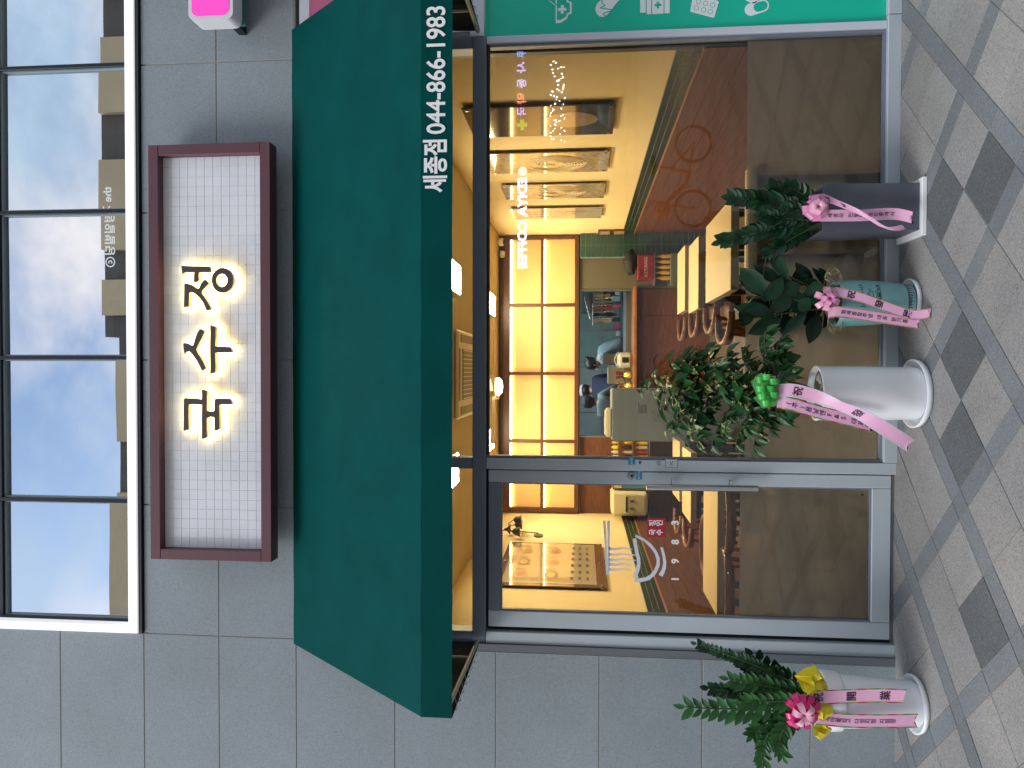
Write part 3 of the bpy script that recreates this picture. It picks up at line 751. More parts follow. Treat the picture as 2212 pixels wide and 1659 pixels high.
# ================================================================== UPPER WINDOW
uw = thing('upper_window', (.4, 0, 3.88), 'large reflective upstairs window with a glowing white border frame', 'window')
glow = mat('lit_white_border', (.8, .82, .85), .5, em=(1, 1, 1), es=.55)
UX0, UZ0 = -1.405, 3.890
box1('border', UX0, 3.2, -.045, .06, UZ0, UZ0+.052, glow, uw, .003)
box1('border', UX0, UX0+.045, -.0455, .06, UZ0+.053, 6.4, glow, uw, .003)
MB().box(UX0-.004, 3.2, -.035, .06, UZ0-.018, UZ0-.001).build('drip_edge', mat('drip_edge', (.03, .033, .04), .5), uw)
dark = mat('mullion', (.018, .022, .03), .4, .5)
mull = [-1.36, -.706, .069, .857, 1.637, 2.42]
for i, x in enumerate(mull):
    hw = .014 if i else .006
    if i: box1('mullion', x-.010, x+.010, -.004, .10, UZ0+.053, 6.4, dark, uw, .002)
    else: box1('mullion', x, x+.014, .0, .10, UZ0+.053, 6.4, dark, uw, .002)
for i in range(5):
    x0, x1 = mull[i]+.010, mull[i+1]-.010
    box1('transom', x0, x1, -.003, .10, 4.694, 4.718, dark, uw, .002)
    for z0, z1 in ((UZ0+.054, 4.694), (4.718, 6.0)):
        box1('sash', x0, x1, .012, .06, z1-.012, z1-.001, mat('sash', (.26,.34,.38), .4), uw)
        box1('sash', x0, x0+.007, .012, .06, z0, z1-.013, mat('sash', (.26,.34,.38), .4), uw)
        box1('sash', x1-.007, x1, .012, .06, z0, z1-.013, mat('sash', (.26,.34,.38), .4), uw)
        o = MB().quad((0,0,0),(x1-x0,0,0),(x1-x0,0,z1-z0),(0,0,z1-z0)).mesh('window_pane', glass_up)
        place('window_pane', o, uw, Matrix.Translation((x0, .03, z0)) @ Matrix.Rotation(random.uniform(-.003, .003), 4, 'X') @ Matrix.Rotation(random.uniform(-.003, .003), 4, 'Z'))
# the room upstairs
ur = thing('upstairs_room', (.6, .3, 3.86), None, None, kind='structure')
tan = mat('tan_board', (.40, .30, .17), .7, var=.1, vscale=3)
box1('floor', -1.6, 3.2, .1, 6, 3.72, 3.86, mat('grey_floor', (.2,.2,.2), .8), ur)
box1('back_wall', -1.6, 3.2, 4.5, 4.6, 3.87, 6.6, mat('dim_wall', (.12,.12,.12), .8), ur)
box1('ceiling', -1.6, 3.2, .1, 6, 6.55, 6.7, mat('up_ceiling', (.45,.40,.30), .8), ur)
for x in (-1.0, .6, 2.0): box1('side_partition', x, x+.35, 2.2, 2.3, 3.87, 6.5, tan, ur)
box1('side_wall', 3.2, 3.3, .1, 4.5, 3.87, 6.549, mat('dim_wall', (.12,.12,.12), .8), ur); box1('side_wall', -1.7, -1.6, .1, 4.5, 3.87, 6.549, mat('dim_wall', (.12,.12,.12), .8), ur)
b2 = MB(); n = 60; vs = []
for i in range(n+1):
    u = i/n; x = -1.34+(.80+1.34)*u
    zb = 4.06+.10*abs(math.sin(u*math.pi*3.2)); vs += [(x, .16+.02*math.sin(u*60), 6.4), (x, .16+.02*math.sin(u*60), zb)]
b2.add(vs, [(2*i, 2*i+1, 2*i+3, 2*i+2) for i in range(n)], 0, True)
b2.build('swag_curtain', mat('sheer_curtain', (.55, .57, .6), .8), label='pale swagged curtain hanging behind the upstairs window', cat='curtain')

# ================================================================== RESTAURANT SHELL
BEFORE = set(COL.objects)
XL, XW, YB, ZC = -1.60, 1.53, 4.60, 2.47     # before the scaling about the camera further down
box1('interior_floor', -2.2, 2.1, .1, 10, -.06, .004, floorm, None, kind='structure')
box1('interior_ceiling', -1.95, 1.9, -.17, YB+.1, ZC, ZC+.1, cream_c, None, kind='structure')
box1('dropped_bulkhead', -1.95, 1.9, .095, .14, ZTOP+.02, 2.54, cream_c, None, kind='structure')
wr = thing('wall_right', (XW, 2.3, 0), None, None, kind='structure')
box1('plaster', XW, XW+.1, -.2, YB, 1.091, ZC-.001, cream, wr)
wlft = thing('wall_left', (XL, 2.3, 0), None, None, kind='structure')
box1('plaster', XL-.1, XL, -.2, YB, 1.091, ZC-.001, cream, wlft)
for parent, x, s_ in ((wr, XW, -1), (wlft, XL, 1)):
    box1('tile_backing', x, x-s_*.1, -.2, YB, .965, 1.09, tgrout, parent)
    b2 = MB()
    for rr in range(3):
        z0 = .968+rr*.041; n = 90
        for k in range(n):
            y0 = -.2+(YB+.2)*k/n; b2.box(x+s_*.001, x+s_*.005, y0+.003, y0+(YB+.2)/n-.0015, z0+.002, z0+.0365)
    o = b2.build('green_band_tile', tgreen, parent); o['kind'] = 'stuff'
    box1('wainscot_backing', x+s_*.0095, x-s_*.1, -.2, YB, .0, .960, mat('gap_dark', (.02,.01,.008), .8), parent)
    for k in range(9):
        box1('wood_plank', x+s_*.012, x+s_*.0, -.2, YB, .10+k*.0952, .10+(k+1)*.0952-.003, wood_r, parent)
    box1('skirting', x+s_*.018, x, -.2, YB, .004, .098, wood, parent)
    box1('cap_rail', x+s_*.016, x, -.2, YB, .9575, .9645, mat('cap_rail_wood', (.38,.16,.06), .4), parent)
# right jamb inside the window: dark reveal with a brass coloured strip
pil = thing('window_reveal', (XW, .12, 0), None, None, kind='structure')
box1('reveal_board', 1.655, 1.80, .09, .13, .0, ZC-.01, mat('dark_reveal', (.045,.055,.07), .5), pil)
box1('brass_strip', 1.685, 1.715, .080, .089, .0, ZC-.01, mat('orange_strip', (.45,.22,.06), .4), pil)
# ---------------------------------------------------------------- back wall
wb = thing('wall_back', (0, YB, 0), None, None, kind='structure')
box1('wood_panel', XL, -.74, YB, YB+.1, .0, 1.55, wood_r, wb)
box1('header_panel', XL, XW, YB, YB+.1, 1.556, ZC-.001, wood, wb)
box1('counter_front', -.74, .62, YB-.02, YB+.1, .0, .930, wood_r, wb, .002)
box1('counter_front', .623, .92, YB-.02, YB+.1, .0, .930, wood_r, wb, .002)
box1('olive_panel', .925, 1.26, YB-.03, YB+.1, .30, 1.553, mat('olive_panel', (.12,.11,.075), .7), wb)
box1('tile_column', 1.262, XW, YB-.10, YB+.1, .0, 1.553, mat('column_grout', (.25,.35,.32), .7), wb)
b2 = MB()
for k in range(26):
    z0 = .02+k*.059; b2.add([(1.266, YB-.105, z0+.003), (1.395, YB-.105, z0+.003), (1.395, YB-.105, z0+.055), (1.266, YB-.105, z0+.055)], [(0,1,2,3)])
    b2.add([(1.399, YB-.105, z0+.003), (XW-.003, YB-.105, z0+.003), (XW-.003, YB-.105, z0+.055), (1.399, YB-.105, z0+.055)], [(0,1,2,3)])
o = b2.build('column_tile', mat('teal_tile', (.03,.085,.075), .2), wb); o['kind'] = 'stuff'
box1('counter_top', -.76, .94, YB-.16, YB+.25, .932, .965, mat('counter_wood', (.30,.12,.05), .35, var=.2, vscale=9), wb, .003)
box1('hatch_frame', .905, .922, YB-.005, YB+.1, .966, 1.553, steel_d, wb)
box1('hatch_frame', -.74, -.725, YB-.005, YB+.1, .966, 1.553, steel_d, wb)
# lattice of glowing panels
lt = thing('panel_light_wall', (0, YB-.06, 1.55), 'wooden lattice of two rows of warm glowing light panels above the kitchen hatch', 'light')
ya = YB-.07
PZ = lambda X: at(X, 800, ya).z
zt1, zt0, zb1, zb0 = PZ(1101.5), PZ(1167.7), PZ(1174.3), PZ(1241)
ztop, zbot = PZ(1087), PZ(1250)
YE = [508.6, 516, 655.5, 662, 803.6, 810.2, 950, 956.7, 1097, 1104]
XE = [at(1170, y, ya).x for y in YE]
xr0, xr1 = XL+.012, XE[0]
box1('frame_rail', xr0, xr1, ya, YB-.001, zt1, ztop, wood, lt, .002)
box1('frame_rail', xr0, xr1, ya, YB-.001, zb1, zt0, wood, lt, .002)
box1('frame_rail', xr0, xr1, ya, YB-.001, zbot, zb0, wood, lt, .002)
for i in range(5):
    xa, xb = XE[2*i+1], XE[2*i]
    if i == 4: xa = xr0
    for z0, z1 in ((zt0+.001, zt1-.001), (zb0+.001, zb1-.001)):
        box1('frame_stile', xa, xb, ya+.001, YB-.001, z0, z1, wood, lt, .002)
for i in range(4):
    xa, xb = XE[2*i+2], XE[2*i+1]
    for z0, z1 in ((zt0, zt1), (zb0, zb1)):
        o = box1('light_panel', xa+.001, xb-.001, YB-.022, YB-.002, z0+.001, z1-.001, panelm, lt)
        MB().box(xa+.006, xb-.006, YB-.040, YB-.028, z1-.016, z1-.003).build('led_strip', led, o)

# ---------------------------------------------------------------- ceiling fittings
def cl(name, x0, x1, y0, y1, label, n=None):
    t = thing(name, ((x0+x1)/2, (y0+y1)/2, ZC-.02), label, 'ceiling light', 'ceiling panel lights in the restaurant')
    box1('frame', x0-.012, x1+.012, y0-.012, y1+.012, ZC-.008, ZC-.001, white, t)
    MB().quad((x0,y0,ZC-.011),(x0,y1,ZC-.011),(x1,y1,ZC-.011),(x1,y0,ZC-.011)).build('diffuser', lampm, t)
cl('panel_light', .59, .80, 1.40, 1.86, 'square ceiling panel light nearest the window, seen through the transom')
cl('panel_light', .59, .80, 3.42, 4.12, 'ceiling panel light at the far right before the light panel wall')
cl('panel_light', -.81, -.60, 3.38, 4.06, 'ceiling panel light at the far left, just right of the door post')
cl('panel_light', -.84, -.62, 1.40, 1.77, 'ceiling panel light seen through the transom above the door')
# cassette air conditioner
ac = thing('ceiling_air_conditioner', (-.03, 2.05, ZC-.05), 'cream ceiling cassette air conditioner behind the transom glass', 'air conditioner')
creamp = mat('cream_plastic', (.68,.62,.46), .45)
ax0, ax1, ay0, ay1 = -.36, .31, 1.62, 2.55
MB().box(ax0, ax1, ay0, ay1, ZC-.035, ZC-.001, 0, .02).build('cover', creamp, ac)
gr = MB().box(ax0+.14, ax1-.14, ay0+.18, ay1-.18, ZC-.040, ZC-.0345).build('grille', mat('ac_grille', (.30,.27,.19), .6), ac)
for k in range(12):
    x = ax0+.15+k*(ax1-ax0-.3)/11; MB().box(x-.004, x+.004, ay0+.19, ay1-.19, ZC-.043, ZC-.0405).build('slat', creamp, gr)
for x in (ax0+.03, ax1-.09): MB().box(x, x+.06, ay0+.10, ay1-.10, ZC-.040, ZC-.0352, 0, .002).build('air_vent', mat('vent_dark', (.22,.20,.13), .5), ac)
for y in (ay0+.02, ay1-.08): MB().box(ax0+.14, ax1-.14, y, y+.06, ZC-.040, ZC-.0352, 0, .002).build('air_vent', mat('vent_dark', (.22,.20,.13), .5), ac)
# ceiling fan
fp = at(1078, 835, 3.3)
fan = thing('ceiling_fan', (fp.x, 3.3, ZC), 'cream ceiling fan with round lit bowl lamp in front of the light panels', 'fan')
MB().lathe([(.001, ZC-.001), (.06, ZC-.001), (.055, ZC-.03), (.02, ZC-.045), (.02, ZC-.06), (.09, ZC-.075), (.10, ZC-.10), (.07, ZC-.125)], (fp.x, 3.3, 0), 24).build('motor_housing', creamp, fan)
MB().lathe([(.085, ZC-.126), (.085, ZC-.15), (.06, ZC-.175), (.002, ZC-.185)], (fp.x, 3.3, 0), 24).build('bowl_lamp', emis('bowl_lamp', (1,.85,.55), 12), fan)
for k in range(4):
    a = R(8+90*k); b2 = MB(); vs = []
    for i in range(6):
        r_ = .09+.46*i/5; w_ = .05+.03*math.sin(i/5*math.pi*.8)
        for s_ in (-1, 1):
            x, y = r_*math.cos(a)-s_*w_*math.sin(a), r_*math.sin(a)+s_*w_*math.cos(a); vs.append((fp.x+x, 3.3+y, ZC-.09+s_*.008))
    vs += [(v[0], v[1], v[2]-.006) for v in vs]
    fs = [(2*i, 2*i+1, 2*i+3, 2*i+2) for i in range(5)]+[(12+2*i, 12+2*i+2, 12+2*i+3, 12+2*i+1) for i in range(5)]+[(2*i, 2*i+2, 14+2*i, 12+2*i) for i in range(5)]+[(2*i+1, 13+2*i, 15+2*i, 2*i+3) for i in range(5)]
    b2.add(vs, fs); b2.build('blade', creamp, fan)
# camera dome, smoke detector
q = at(1083, 523, 4.3)
t = thing('security_camera', (q.x, 4.3, q.z), 'small dome security camera in the far right ceiling corner', 'camera')
MB().lathe([(.04, .03), (.045, .0), (.04, -.02)], tuple(q), 20).build('housing', creamp, t); MB().ball((q.x, q.y-.01, q.z-.025), .026).build('lens_dome', black, t)
q = at(1085, 549, 4.5)
t = thing('motion_sensor', (q.x, 4.5, q.z), 'small cream motion sensor above the light panel wall', 'sensor')
MB().box(q.x-.035, q.x+.035, 4.46, 4.55, q.z-.03, q.z+.03, 0, .012).build('housing', creamp, t); MB().ball((q.x, 4.455, q.z-.01), .012).build('lens', white, t)

# ---------------------------------------------------------------- posters on the right wall
def picmat(name, c1, c2, sc, dist):
    m, n, l, b = nodes(name); g = n.new('ShaderNodeNewGeometry'); t = n.new('ShaderNodeTexNoise'); t.inputs['Scale'].default_value = sc; t.inputs['Distortion'].default_value = dist; t.inputs['Detail'].default_value = 3
    rp = n.new('ShaderNodeValToRGB'); rp.color_ramp.elements[0].position = .38; rp.color_ramp.elements[1].position = .62
    rp.color_ramp.elements[0].color = (*c1, 1); rp.color_ramp.elements[1].color = (*c2, 1)
    l.new(g.outputs['Position'], t.inputs['Vector']); l.new(t.outputs[0], rp.inputs[0]); l.new(rp.outputs[0], b.inputs['Base Color'])
    b.inputs['Roughness'].default_value = .07; b.inputs['Coat Weight'].default_value = .3; return m
POST = [(.452, .978, 1.342, 2.225, picmat('poster_dark', (.035,.03,.025), (.09,.075,.05), 5, 1), 'dark glossy acrylic poster of a noodle ladle, nearest the window'),
        (1.35, 1.86, 1.345, 2.22, picmat('poster_noodles', (.30,.22,.12), (.52,.40,.22), 9, 3), 'glossy poster of a noodle heap, second from the window'),
        (2.225, 2.71, 1.347, 2.195, picmat('poster_bowl', (.28,.23,.15), (.50,.42,.28), 7, 2), 'glossy poster of a pale noodle bowl, third from the window'),
        (3.09, 3.56, 1.347, 2.20, acrylic('poster_text_sheet', (.48,.42,.30)), 'glossy poster with lines of dark writing, farthest from the window')]
for i, (y0, y1, z0, z1, m_, lab) in enumerate(POST):
    t = thing('wall_poster', (XW-.02, (y0+y1)/2, z0), lab, 'poster', 'acrylic posters on the right wall')
    MB().box(XW-.028, XW-.020, y0, y1, z0, z1, 0, .001).build('acrylic_sheet', m_, t)
    for y in (y0+.03, y1-.03):
        for z in (z0+.03, z1-.03): MB().tube([(XW-.0325, y, z), (XW-.001, y, z)], .010, 10).build('standoff', steel_d, t)
    fn = lambda yc, zc: (lambda u, v, d: (XW-.0295, yc-u, zc+v))
    if i == 0:
        b2 = MB(); b2.lathe([(.12, 0), (.10, .001)], (0,0,0), 4) ; b2 = MB()
        ym = (y0+y1)/2
        b2.add([(XW-.0292, ym-.03+math.cos(R(a))*.13, 1.60+math.sin(R(a))*.16) for a in range(0, 360, 15)], [tuple(range(24))])
        b2.add([(XW-.0291, ym+.02, 1.45), (XW-.0291, ym-.02, 1.45), (XW-.0291, ym-.05, 1.75), (XW-.0291, ym+.05, 1.75)], [(0,1,2,3)])
        b2.build('ladle_print', acrylic('ladle_print', (.34,.25,.14)), t)
        MB().text('국수정인', .07, fn(ym, 2.12), bold=.02, width=.40).build('lettering', mat('poster_ink', (.55,.45,.28), .5), t)
    if i == 3:
        b2 = MB()
        for col_ in range(3):
            z = 2.14-col_*.05; y = y0+.13+col_*.10
            while z > 1.46+col_*.12:
                wd = random.uniform(.010, .026); b2.quad(*[(XW-.0290, y+.022-a*.022, z-wd+b_*wd) for a, b_ in ((0,0),(1,0),(1,1),(0,1))]); z -= wd+random.choice((.006, .006, .022))
        b2.build('print_line', ink, t)
    if i in (1, 2):
        b2 = MB(); ym = (y0+y1)/2
        for k in range(9):
            rr = .05+.018*k
            pts = [(XW-.0290, ym+math.cos(R(a))*rr*.95, 1.72+math.sin(R(a))*rr*1.1+.008*math.sin(a*.2+k)) for a in range(20+k*13, 300+k*17, 12)]
            b2.tube(pts, .004, 4)
        b2.build('noodle_print', mat('noodle_tone', (.62,.5,.3), .3), t)
t = thing('framed_notice', (XW-.02, 4.5, 1.07), 'small wooden framed notice at the far end of the right wall', 'picture')
for y0, y1 in ((4.28, 4.50),):
    for z0, z1 in ((1.215, 1.36), (1.06, 1.205)):
        MB().box(XW-.02, XW-.002, y0, y1, z0, z1, 0, .003).build('frame', wood, t)
        MB().box(XW-.0215, XW-.0195, y0+.02, y1-.02, z0+.02, z1-.02).build('notice', mat('notice_paper', (.4,.3,.18), .6), t)

# ---------------------------------------------------------------- menu board on the left wall
mb = thing('menu_board', (XL+.02, 2.3, 1.34), 'clear acrylic menu board of round dishes and prices on the left wall', 'menu')
my0, my1, mz0, mz1 = 1.63, 3.0, 1.345, 2.19
MB().box(XL+.020, XL+.028, my0, my1, mz0, mz1, 0, .001).build('acrylic_sheet', acrylic('menu_sheet_edge', (.16,.09,.05)), mb)
MB().box(XL+.0282, XL+.0295, my0+.06, my1-.05, mz0+.07, mz1-.06).build('menu_sheet', acrylic('menu_sheet', (.50,.43,.28)), mb)
for y in (my0+.03, (my0+my1)/2, my1-.03):
    for z in (mz0+.03, mz1-.03): MB().tube([(XL+.001, y, z), (XL+.033, y, z)], .011, 10).build('standoff', steel_d, mb)
dish = [mat('dish_orange', (.50,.22,.08), .3), mat('dish_brown', (.30,.13,.05), .3), mat('dish_yellow', (.55,.42,.10), .3)]
for r_, z in enumerate((2.0, 1.76)):
    for c_, y in enumerate((1.93, 2.30, 2.68)):
        d_ = MB(); d_.add([(XL+.0305, y+math.cos(R(a))*.115, z+math.sin(R(a))*.055) for a in range(0, 360, 15)], [tuple(range(24))[::-1]])
        o = d_.build('dish_picture', dish[(r_+c_) % 3], mb)
        d_ = MB(); d_.add([(XL+.0312, y+math.cos(R(a))*.07, z+math.sin(R(a))*.033) for a in range(0, 360, 20)], [tuple(range(18))[::-1]])
        d_.build('food', dish[(r_+c_+1) % 3], o)
        b2 = MB()
        for k in range(4): b2.quad(*[(XL+.0306, y+.13+.02*(k % 2)+a*.02, z+.035-.02*k+b_*.012) for a, b_ in ((0,0),(1,0),(1,1),(0,1))])
        b2.build('print_mark', ink, mb)
b2 = MB()
for row in range(3):
    for y in (1.80, 1.98, 2.18, 2.38, 2.56, 2.76):
        for k in range(3): b2.quad(*[(XL+.0306, y+k*.028+a*.018, 1.59-row*.06+b_*.022) for a, b_ in ((0,0),(1,0),(1,1),(0,1))])
b2.build('price_print', ink, mb)
MB().text('국수정 인', .07, lambda u, v, d: (XL+.0308, 2.35+u, 2.10+v), bold=.02).build('lettering', ink, mb)
# wall lamp
wlp = thing('wall_chandelier', (XL+.06, 3.55, 1.7), 'black wrought iron wall lamp with tulip shades on the left wall', 'lamp')
iron = mat('wrought_iron', (.02,.018,.016), .5)
XF = lambda X, Y: (lambda d: CC+d*((XL+.05-CC.x)/d.x))(ray(X, Y))
lp = XF(1163, 1147); b2 = MB().lathe([(.05, 0), (.05, .012)], (0,0,0), 8)
MB().add([(XL+.012, lp.y+math.cos(R(a+22.5))*.075, lp.z+math.sin(R(a+22.5))*.048) for a in range(0, 360, 45)]+[(XL+.0, lp.y+math.cos(R(a+22.5))*.075, lp.z+math.sin(R(a+22.5))*.048) for a in range(0, 360, 45)],
         [tuple(range(8))[::-1]]+[(i, (i+1) % 8, 8+(i+1) % 8, 8+i) for i in range(8)]).build('back_plate', iron, wlp)
tp = XF(1100, 1146)
MB().tube([(XL+.03, lp.y, lp.z), (XL+.05, lp.y, tp.z), (XL+.05, lp.y, XF(1085,1147).z)], .005, 8).build('stem', iron, wlp)
MB().lathe([(.055, -.03), (.02, .0), (.006, .03)], (XL+.06, lp.y, tp.z+.02), 14).build('hub', iron, wlp)
for k, (dy, dx) in enumerate(((-.14, .01), (.02, .09), (.13, .02))):
    MB().tube([(XL+.06, lp.y, tp.z-.01), (XL+.06+dx*.6, lp.y+dy*.6, tp.z+.01), (XL+.06+dx, lp.y+dy, tp.z-.04)], .004, 6).build('arm', iron, wlp)
    MB().lathe([(.008, .0), (.03, -.015), (.042, -.06), (.05, -.075)], (XL+.06+dx, lp.y+dy, tp.z-.04), 14).build('lamp_shade', iron, wlp)

# ---------------------------------------------------------------- tables and chairs
blackm = mat('black_metal', (.015,.014,.013), .4)
def table(x0, x1, y0, y1, label, z=.70):
    t = thing('dining_table', ((x0+x1)/2, (y0+y1)/2, 0), label, 'table', 'pale topped dining tables')
    MB().box(x0, x1, y0, y1, z-.004, z, 0, .001).build('tabletop', tabletop, t)
    MB().box(x0+.001, x1-.001, y0+.001, y1-.001, z-.045, z-.0045).build('edge_board', tabedge, t)
    for x in (x0+.05, x1-.09):
        for y in (y0+.05, y1-.09): MB().box(x, x+.04, y, y+.04, .005, z-.046).build('leg', blackm, t)
    MB().box(x0+.07, x1-.07, (y0+y1)/2-.02, (y0+y1)/2+.02, .25, .29).build('stretcher', blackm, t)
    MB().box(x0+.06, x0+.08, y0+.09, y1-.09, .25, .29).build('stretcher', blackm, t)
    MB().box(x1-.08, x1-.06, y0+.09, y1-.09, .25, .29).build('stretcher', blackm, t)
table(.46, .975, .495, 1.34, 'long pale table right of centre, largest of the three on the right')
table(.455, .975, 1.665, 2.14, 'pale table in the middle of the right row, behind the long one')
table(.50, 1.03, 2.365, 2.83, 'pale table at the back of the right row, nearest the kitchen')
table(.50, 1.035, .085, .165, 'narrow pale window shelf table just above the frosted film', .695)
table(-1.50, -.70, .85, 1.37, 'long pale table just inside the glass door')
table(-1.16, -.62, 1.97, 2.45, 'pale table behind the long one inside the glass door')
table(-1.11, -.60, 2.63, 3.11, 'pale table at the back of the left row near the water dispenser')
ch = thing('bentwood_chair', (0, 0, 0), 'chair', 'chair', 'bentwood chairs around the tables')
MB().lathe([(.17, .42), (.185, .43), (.185, .445), (.16, .452), (.001, .452)], (0,0,0), 24).build('seat', wood_ch, ch)
for sx_ in (-1, 1):
    MB().tube([(sx_*.15, .14, .43), (sx_*.18, .18, .006)], [.016, .012], 8).build('leg', wood_ch, ch)
    MB().tube([(sx_*.15, -.14, .43), (sx_*.18, -.19, .006)], [.016, .012], 8).build('leg', wood_ch, ch)
    MB().tube([(sx_*.15, -.13, .44), (sx_*.17, -.16, .56), (sx_*.175, -.13, .665)], .012, 8).build('back_post', wood_ch, ch)
b2 = MB(); pts = []
for k in range(17):
    a = math.pi*(k/16); pts.append((-.21*math.cos(a)*(1 if k in (0,16) else 1), -.04-.18*math.sin(a)**.8, .0))
vs = []
for i, p in enumerate(pts):
    t_ = Vector(pts[min(i+1,16)])-Vector(pts[max(i-1,0)]); n_ = Vector((-t_.y, t_.x, 0)).normalized()
    hh = .017+.010*math.sin(math.pi*i/16)
    for dn, dz in ((-.011,-hh), (.011,-hh), (.011,hh), (-.011,hh)): vs.append((p[0]+n_.x*dn, p[1]+n_.y*dn, .69+dz-.012))
b2.add(vs, [(4*i+k, 4*i+(k+1) % 4, 4*i+4+(k+1) % 4, 4*i+4+k) for i in range(16) for k in range(4)]+[(3,2,1,0),(64,65,66,67)], 0, True)
b2.build('back_rail', wood_ch, ch)
spots = [(.49, 2.66, -90, 'bentwood chair at the left end of the rear right table'),
         (.49, 1.97, -90, 'bentwood chair at the left end of the middle right table'),
         (.48, 1.25, -90, 'bentwood chair at the left side of the long right table, farther one'),
         (.39, .78, -90, 'bentwood chair at the left side of the long right table, nearest the window'),
         (-1.19, 1.30, 180, 'bentwood chair on the far side of the long table inside the door'),
         (-.86, .76, 0, 'bentwood chair on the near side of the door table, closer to the door post'),
         (-1.27, .78, 0, 'bentwood chair on the near side of the door table, by the left wall'),
         (-1.18, 2.27, -90, 'bentwood chair at the left end of the second left table'),
         (-1.20, 2.87, -90, 'bentwood chair at the left end of the third left table')]
for i, (x, y, rz, lab) in enumerate(spots):
    if i == 0: ch.location = (x, y, 0); ch.rotation_euler = (0, 0, R(rz)); ch['label'] = lab
    else: dup(ch, (x, y, 0), R(rz), label=lab)

# ---------------------------------------------------------------- appliances in the dining room
gc = thing('grey_cabinet', (-.405, 3.2, 0), 'tall plain grey appliance cabinet standing before the kitchen hatch', 'cabinet')
MB().box(-.652, -.162, 3.2, 3.62, .02, 1.25, 0, .012).build('body', mat('grey_cabinet', (.15,.20,.27), .4), gc)
b2 = MB()
for k in range(7): b2.box(-.39+.0, -.30+random.uniform(-.02,.02), 3.1985, 3.1995, 1.00-k*.012, 1.004-k*.012)
b2.build('spec_label', ink, gc)
tr_ = thing('steel_tray', (-.50, 3.33, 1.25), 'cream tray box lying on top of the grey cabinet', 'tray')
MB().box(-.62, -.35, 3.24, 3.45, 1.251, 1.30, 0, .01).build('tray_body', creamp, tr_)
MB().box(-.60, -.37, 3.26, 3.43, 1.3005, 1.312, 0, .003).build('lid', white, tr_)
dc = thing('service_cabinet', (-1.12, 4.3, 0), 'dark wooden service cabinet under the water dispenser', 'cabinet')
MB().box(-1.58, -.70, 4.14, 4.58, .13, .82, 0, .004).build('body', mat('dark_cabinet', (.018,.010,.007), .4), dc)
MB().box(-1.15, -1.14, 4.135, 4.139, .16, .78).build('door_gap', black, dc)
wd_ = thing('water_dispenser', (-1.41, 4.3, .82), 'cream countertop water dispenser with two taps by the left wall', 'water dispenser')
MB().box(-1.54, -1.275, 4.16, 4.5, .822, 1.215, 0, .03).build('body', mat('dispenser_cream', (.62,.56,.38), .35), wd_)
MB().box(-1.50, -1.315, 4.150, 4.159, .86, 1.06, 0, .004).build('tap_recess', mat('recess_cream', (.36,.32,.20), .5), wd_)
for x in (-1.45, -1.37): MB().tube([(x, 4.14, 1.02), (x, 4.14, .985)], .012, 10).build('tap', mat('tap_grey', (.12,.11,.1), .4), wd_)
MB().box(-1.49, -1.33, 4.143, 4.1495, 1.045, 1.062).build('control_strip', blackm, wd_)
MB().box(-1.49, -1.325, 4.10, 4.158, .835, .848).build('drip_tray', mat('tap_grey', (.12,.11,.1), .4), wd_)
df = thing('drinks_fridge', (-1.18, 4.35, .82), 'small countertop drinks fridge with teal lit inside beside the water dispenser', 'fridge')
MB().box(-1.262, -1.09, 4.2, 4.55, .822, 1.20, 0, .008).build('body', mat('fridge_brown', (.20,.13,.08), .4), df)
MB().box(-1.245, -1.105, 4.193, 4.199, .85, 1.09).build('fridge_glass', mat('fridge_glass', (.05,.16,.18), .15, em=(.1,.5,.6), es=.12), df)
MB().box(-1.245, -1.105, 4.193, 4.199, 1.105, 1.18).build('header_label', mat('header_label', (.5,.45,.3), .5), df)
cs = thing('spice_rack', (-.85, 4.3, .82), 'rack crowded with bottles and jars beside the grey cabinet', 'rack')
for z in (.83, .99, 1.14): MB().box(-.99, -.68, 4.2, 4.42, z-.006, z).build('shelf', steel, cs)
for x in (-.985, -.69):
    for y in (4.205, 4.41): MB().tube([(x, y, .822), (x, y, 1.2)], .005, 6).build('upright', steel, cs)
jc = [mat('jar_red', (.45,.02,.015), .3), mat('jar_gold', (.5,.35,.06), .25, .6), mat('jar_dark', (.03,.02,.015), .2), mat('jar_clear', (.45,.42,.33), .1), mat('jar_yellow', (.6,.42,.02), .3)]
for z, hgt in ((.83, .12), (.99, .11), (1.14, .07)):
    for k in range(6):
        x = -.965+k*.05; m_ = random.choice(jc); rr = random.uniform(.016, .021)
        labs = {'jar_red': 'red', 'jar_gold': 'gold', 'jar_dark': 'dark', 'jar_clear': 'clear', 'jar_yellow': 'yellow'}[m_.name.split('.')[0]]
        jj = MB().lathe([(rr, 0), (rr, hgt*.7), (rr*.5, hgt*.82), (rr*.5, hgt)], (x, 4.25, z+.0005), 12).build('jar', m_, None)
        jj['label'] = '%s jar, %s shelf of the rack, %s from the left' % (labs, {.83:'bottom', .99:'middle', 1.14:'top'}[z], ['first','second','third','fourth','fifth','sixth'][k]); jj['category'] = 'jar'; jj['group'] = 'jars on the rack'
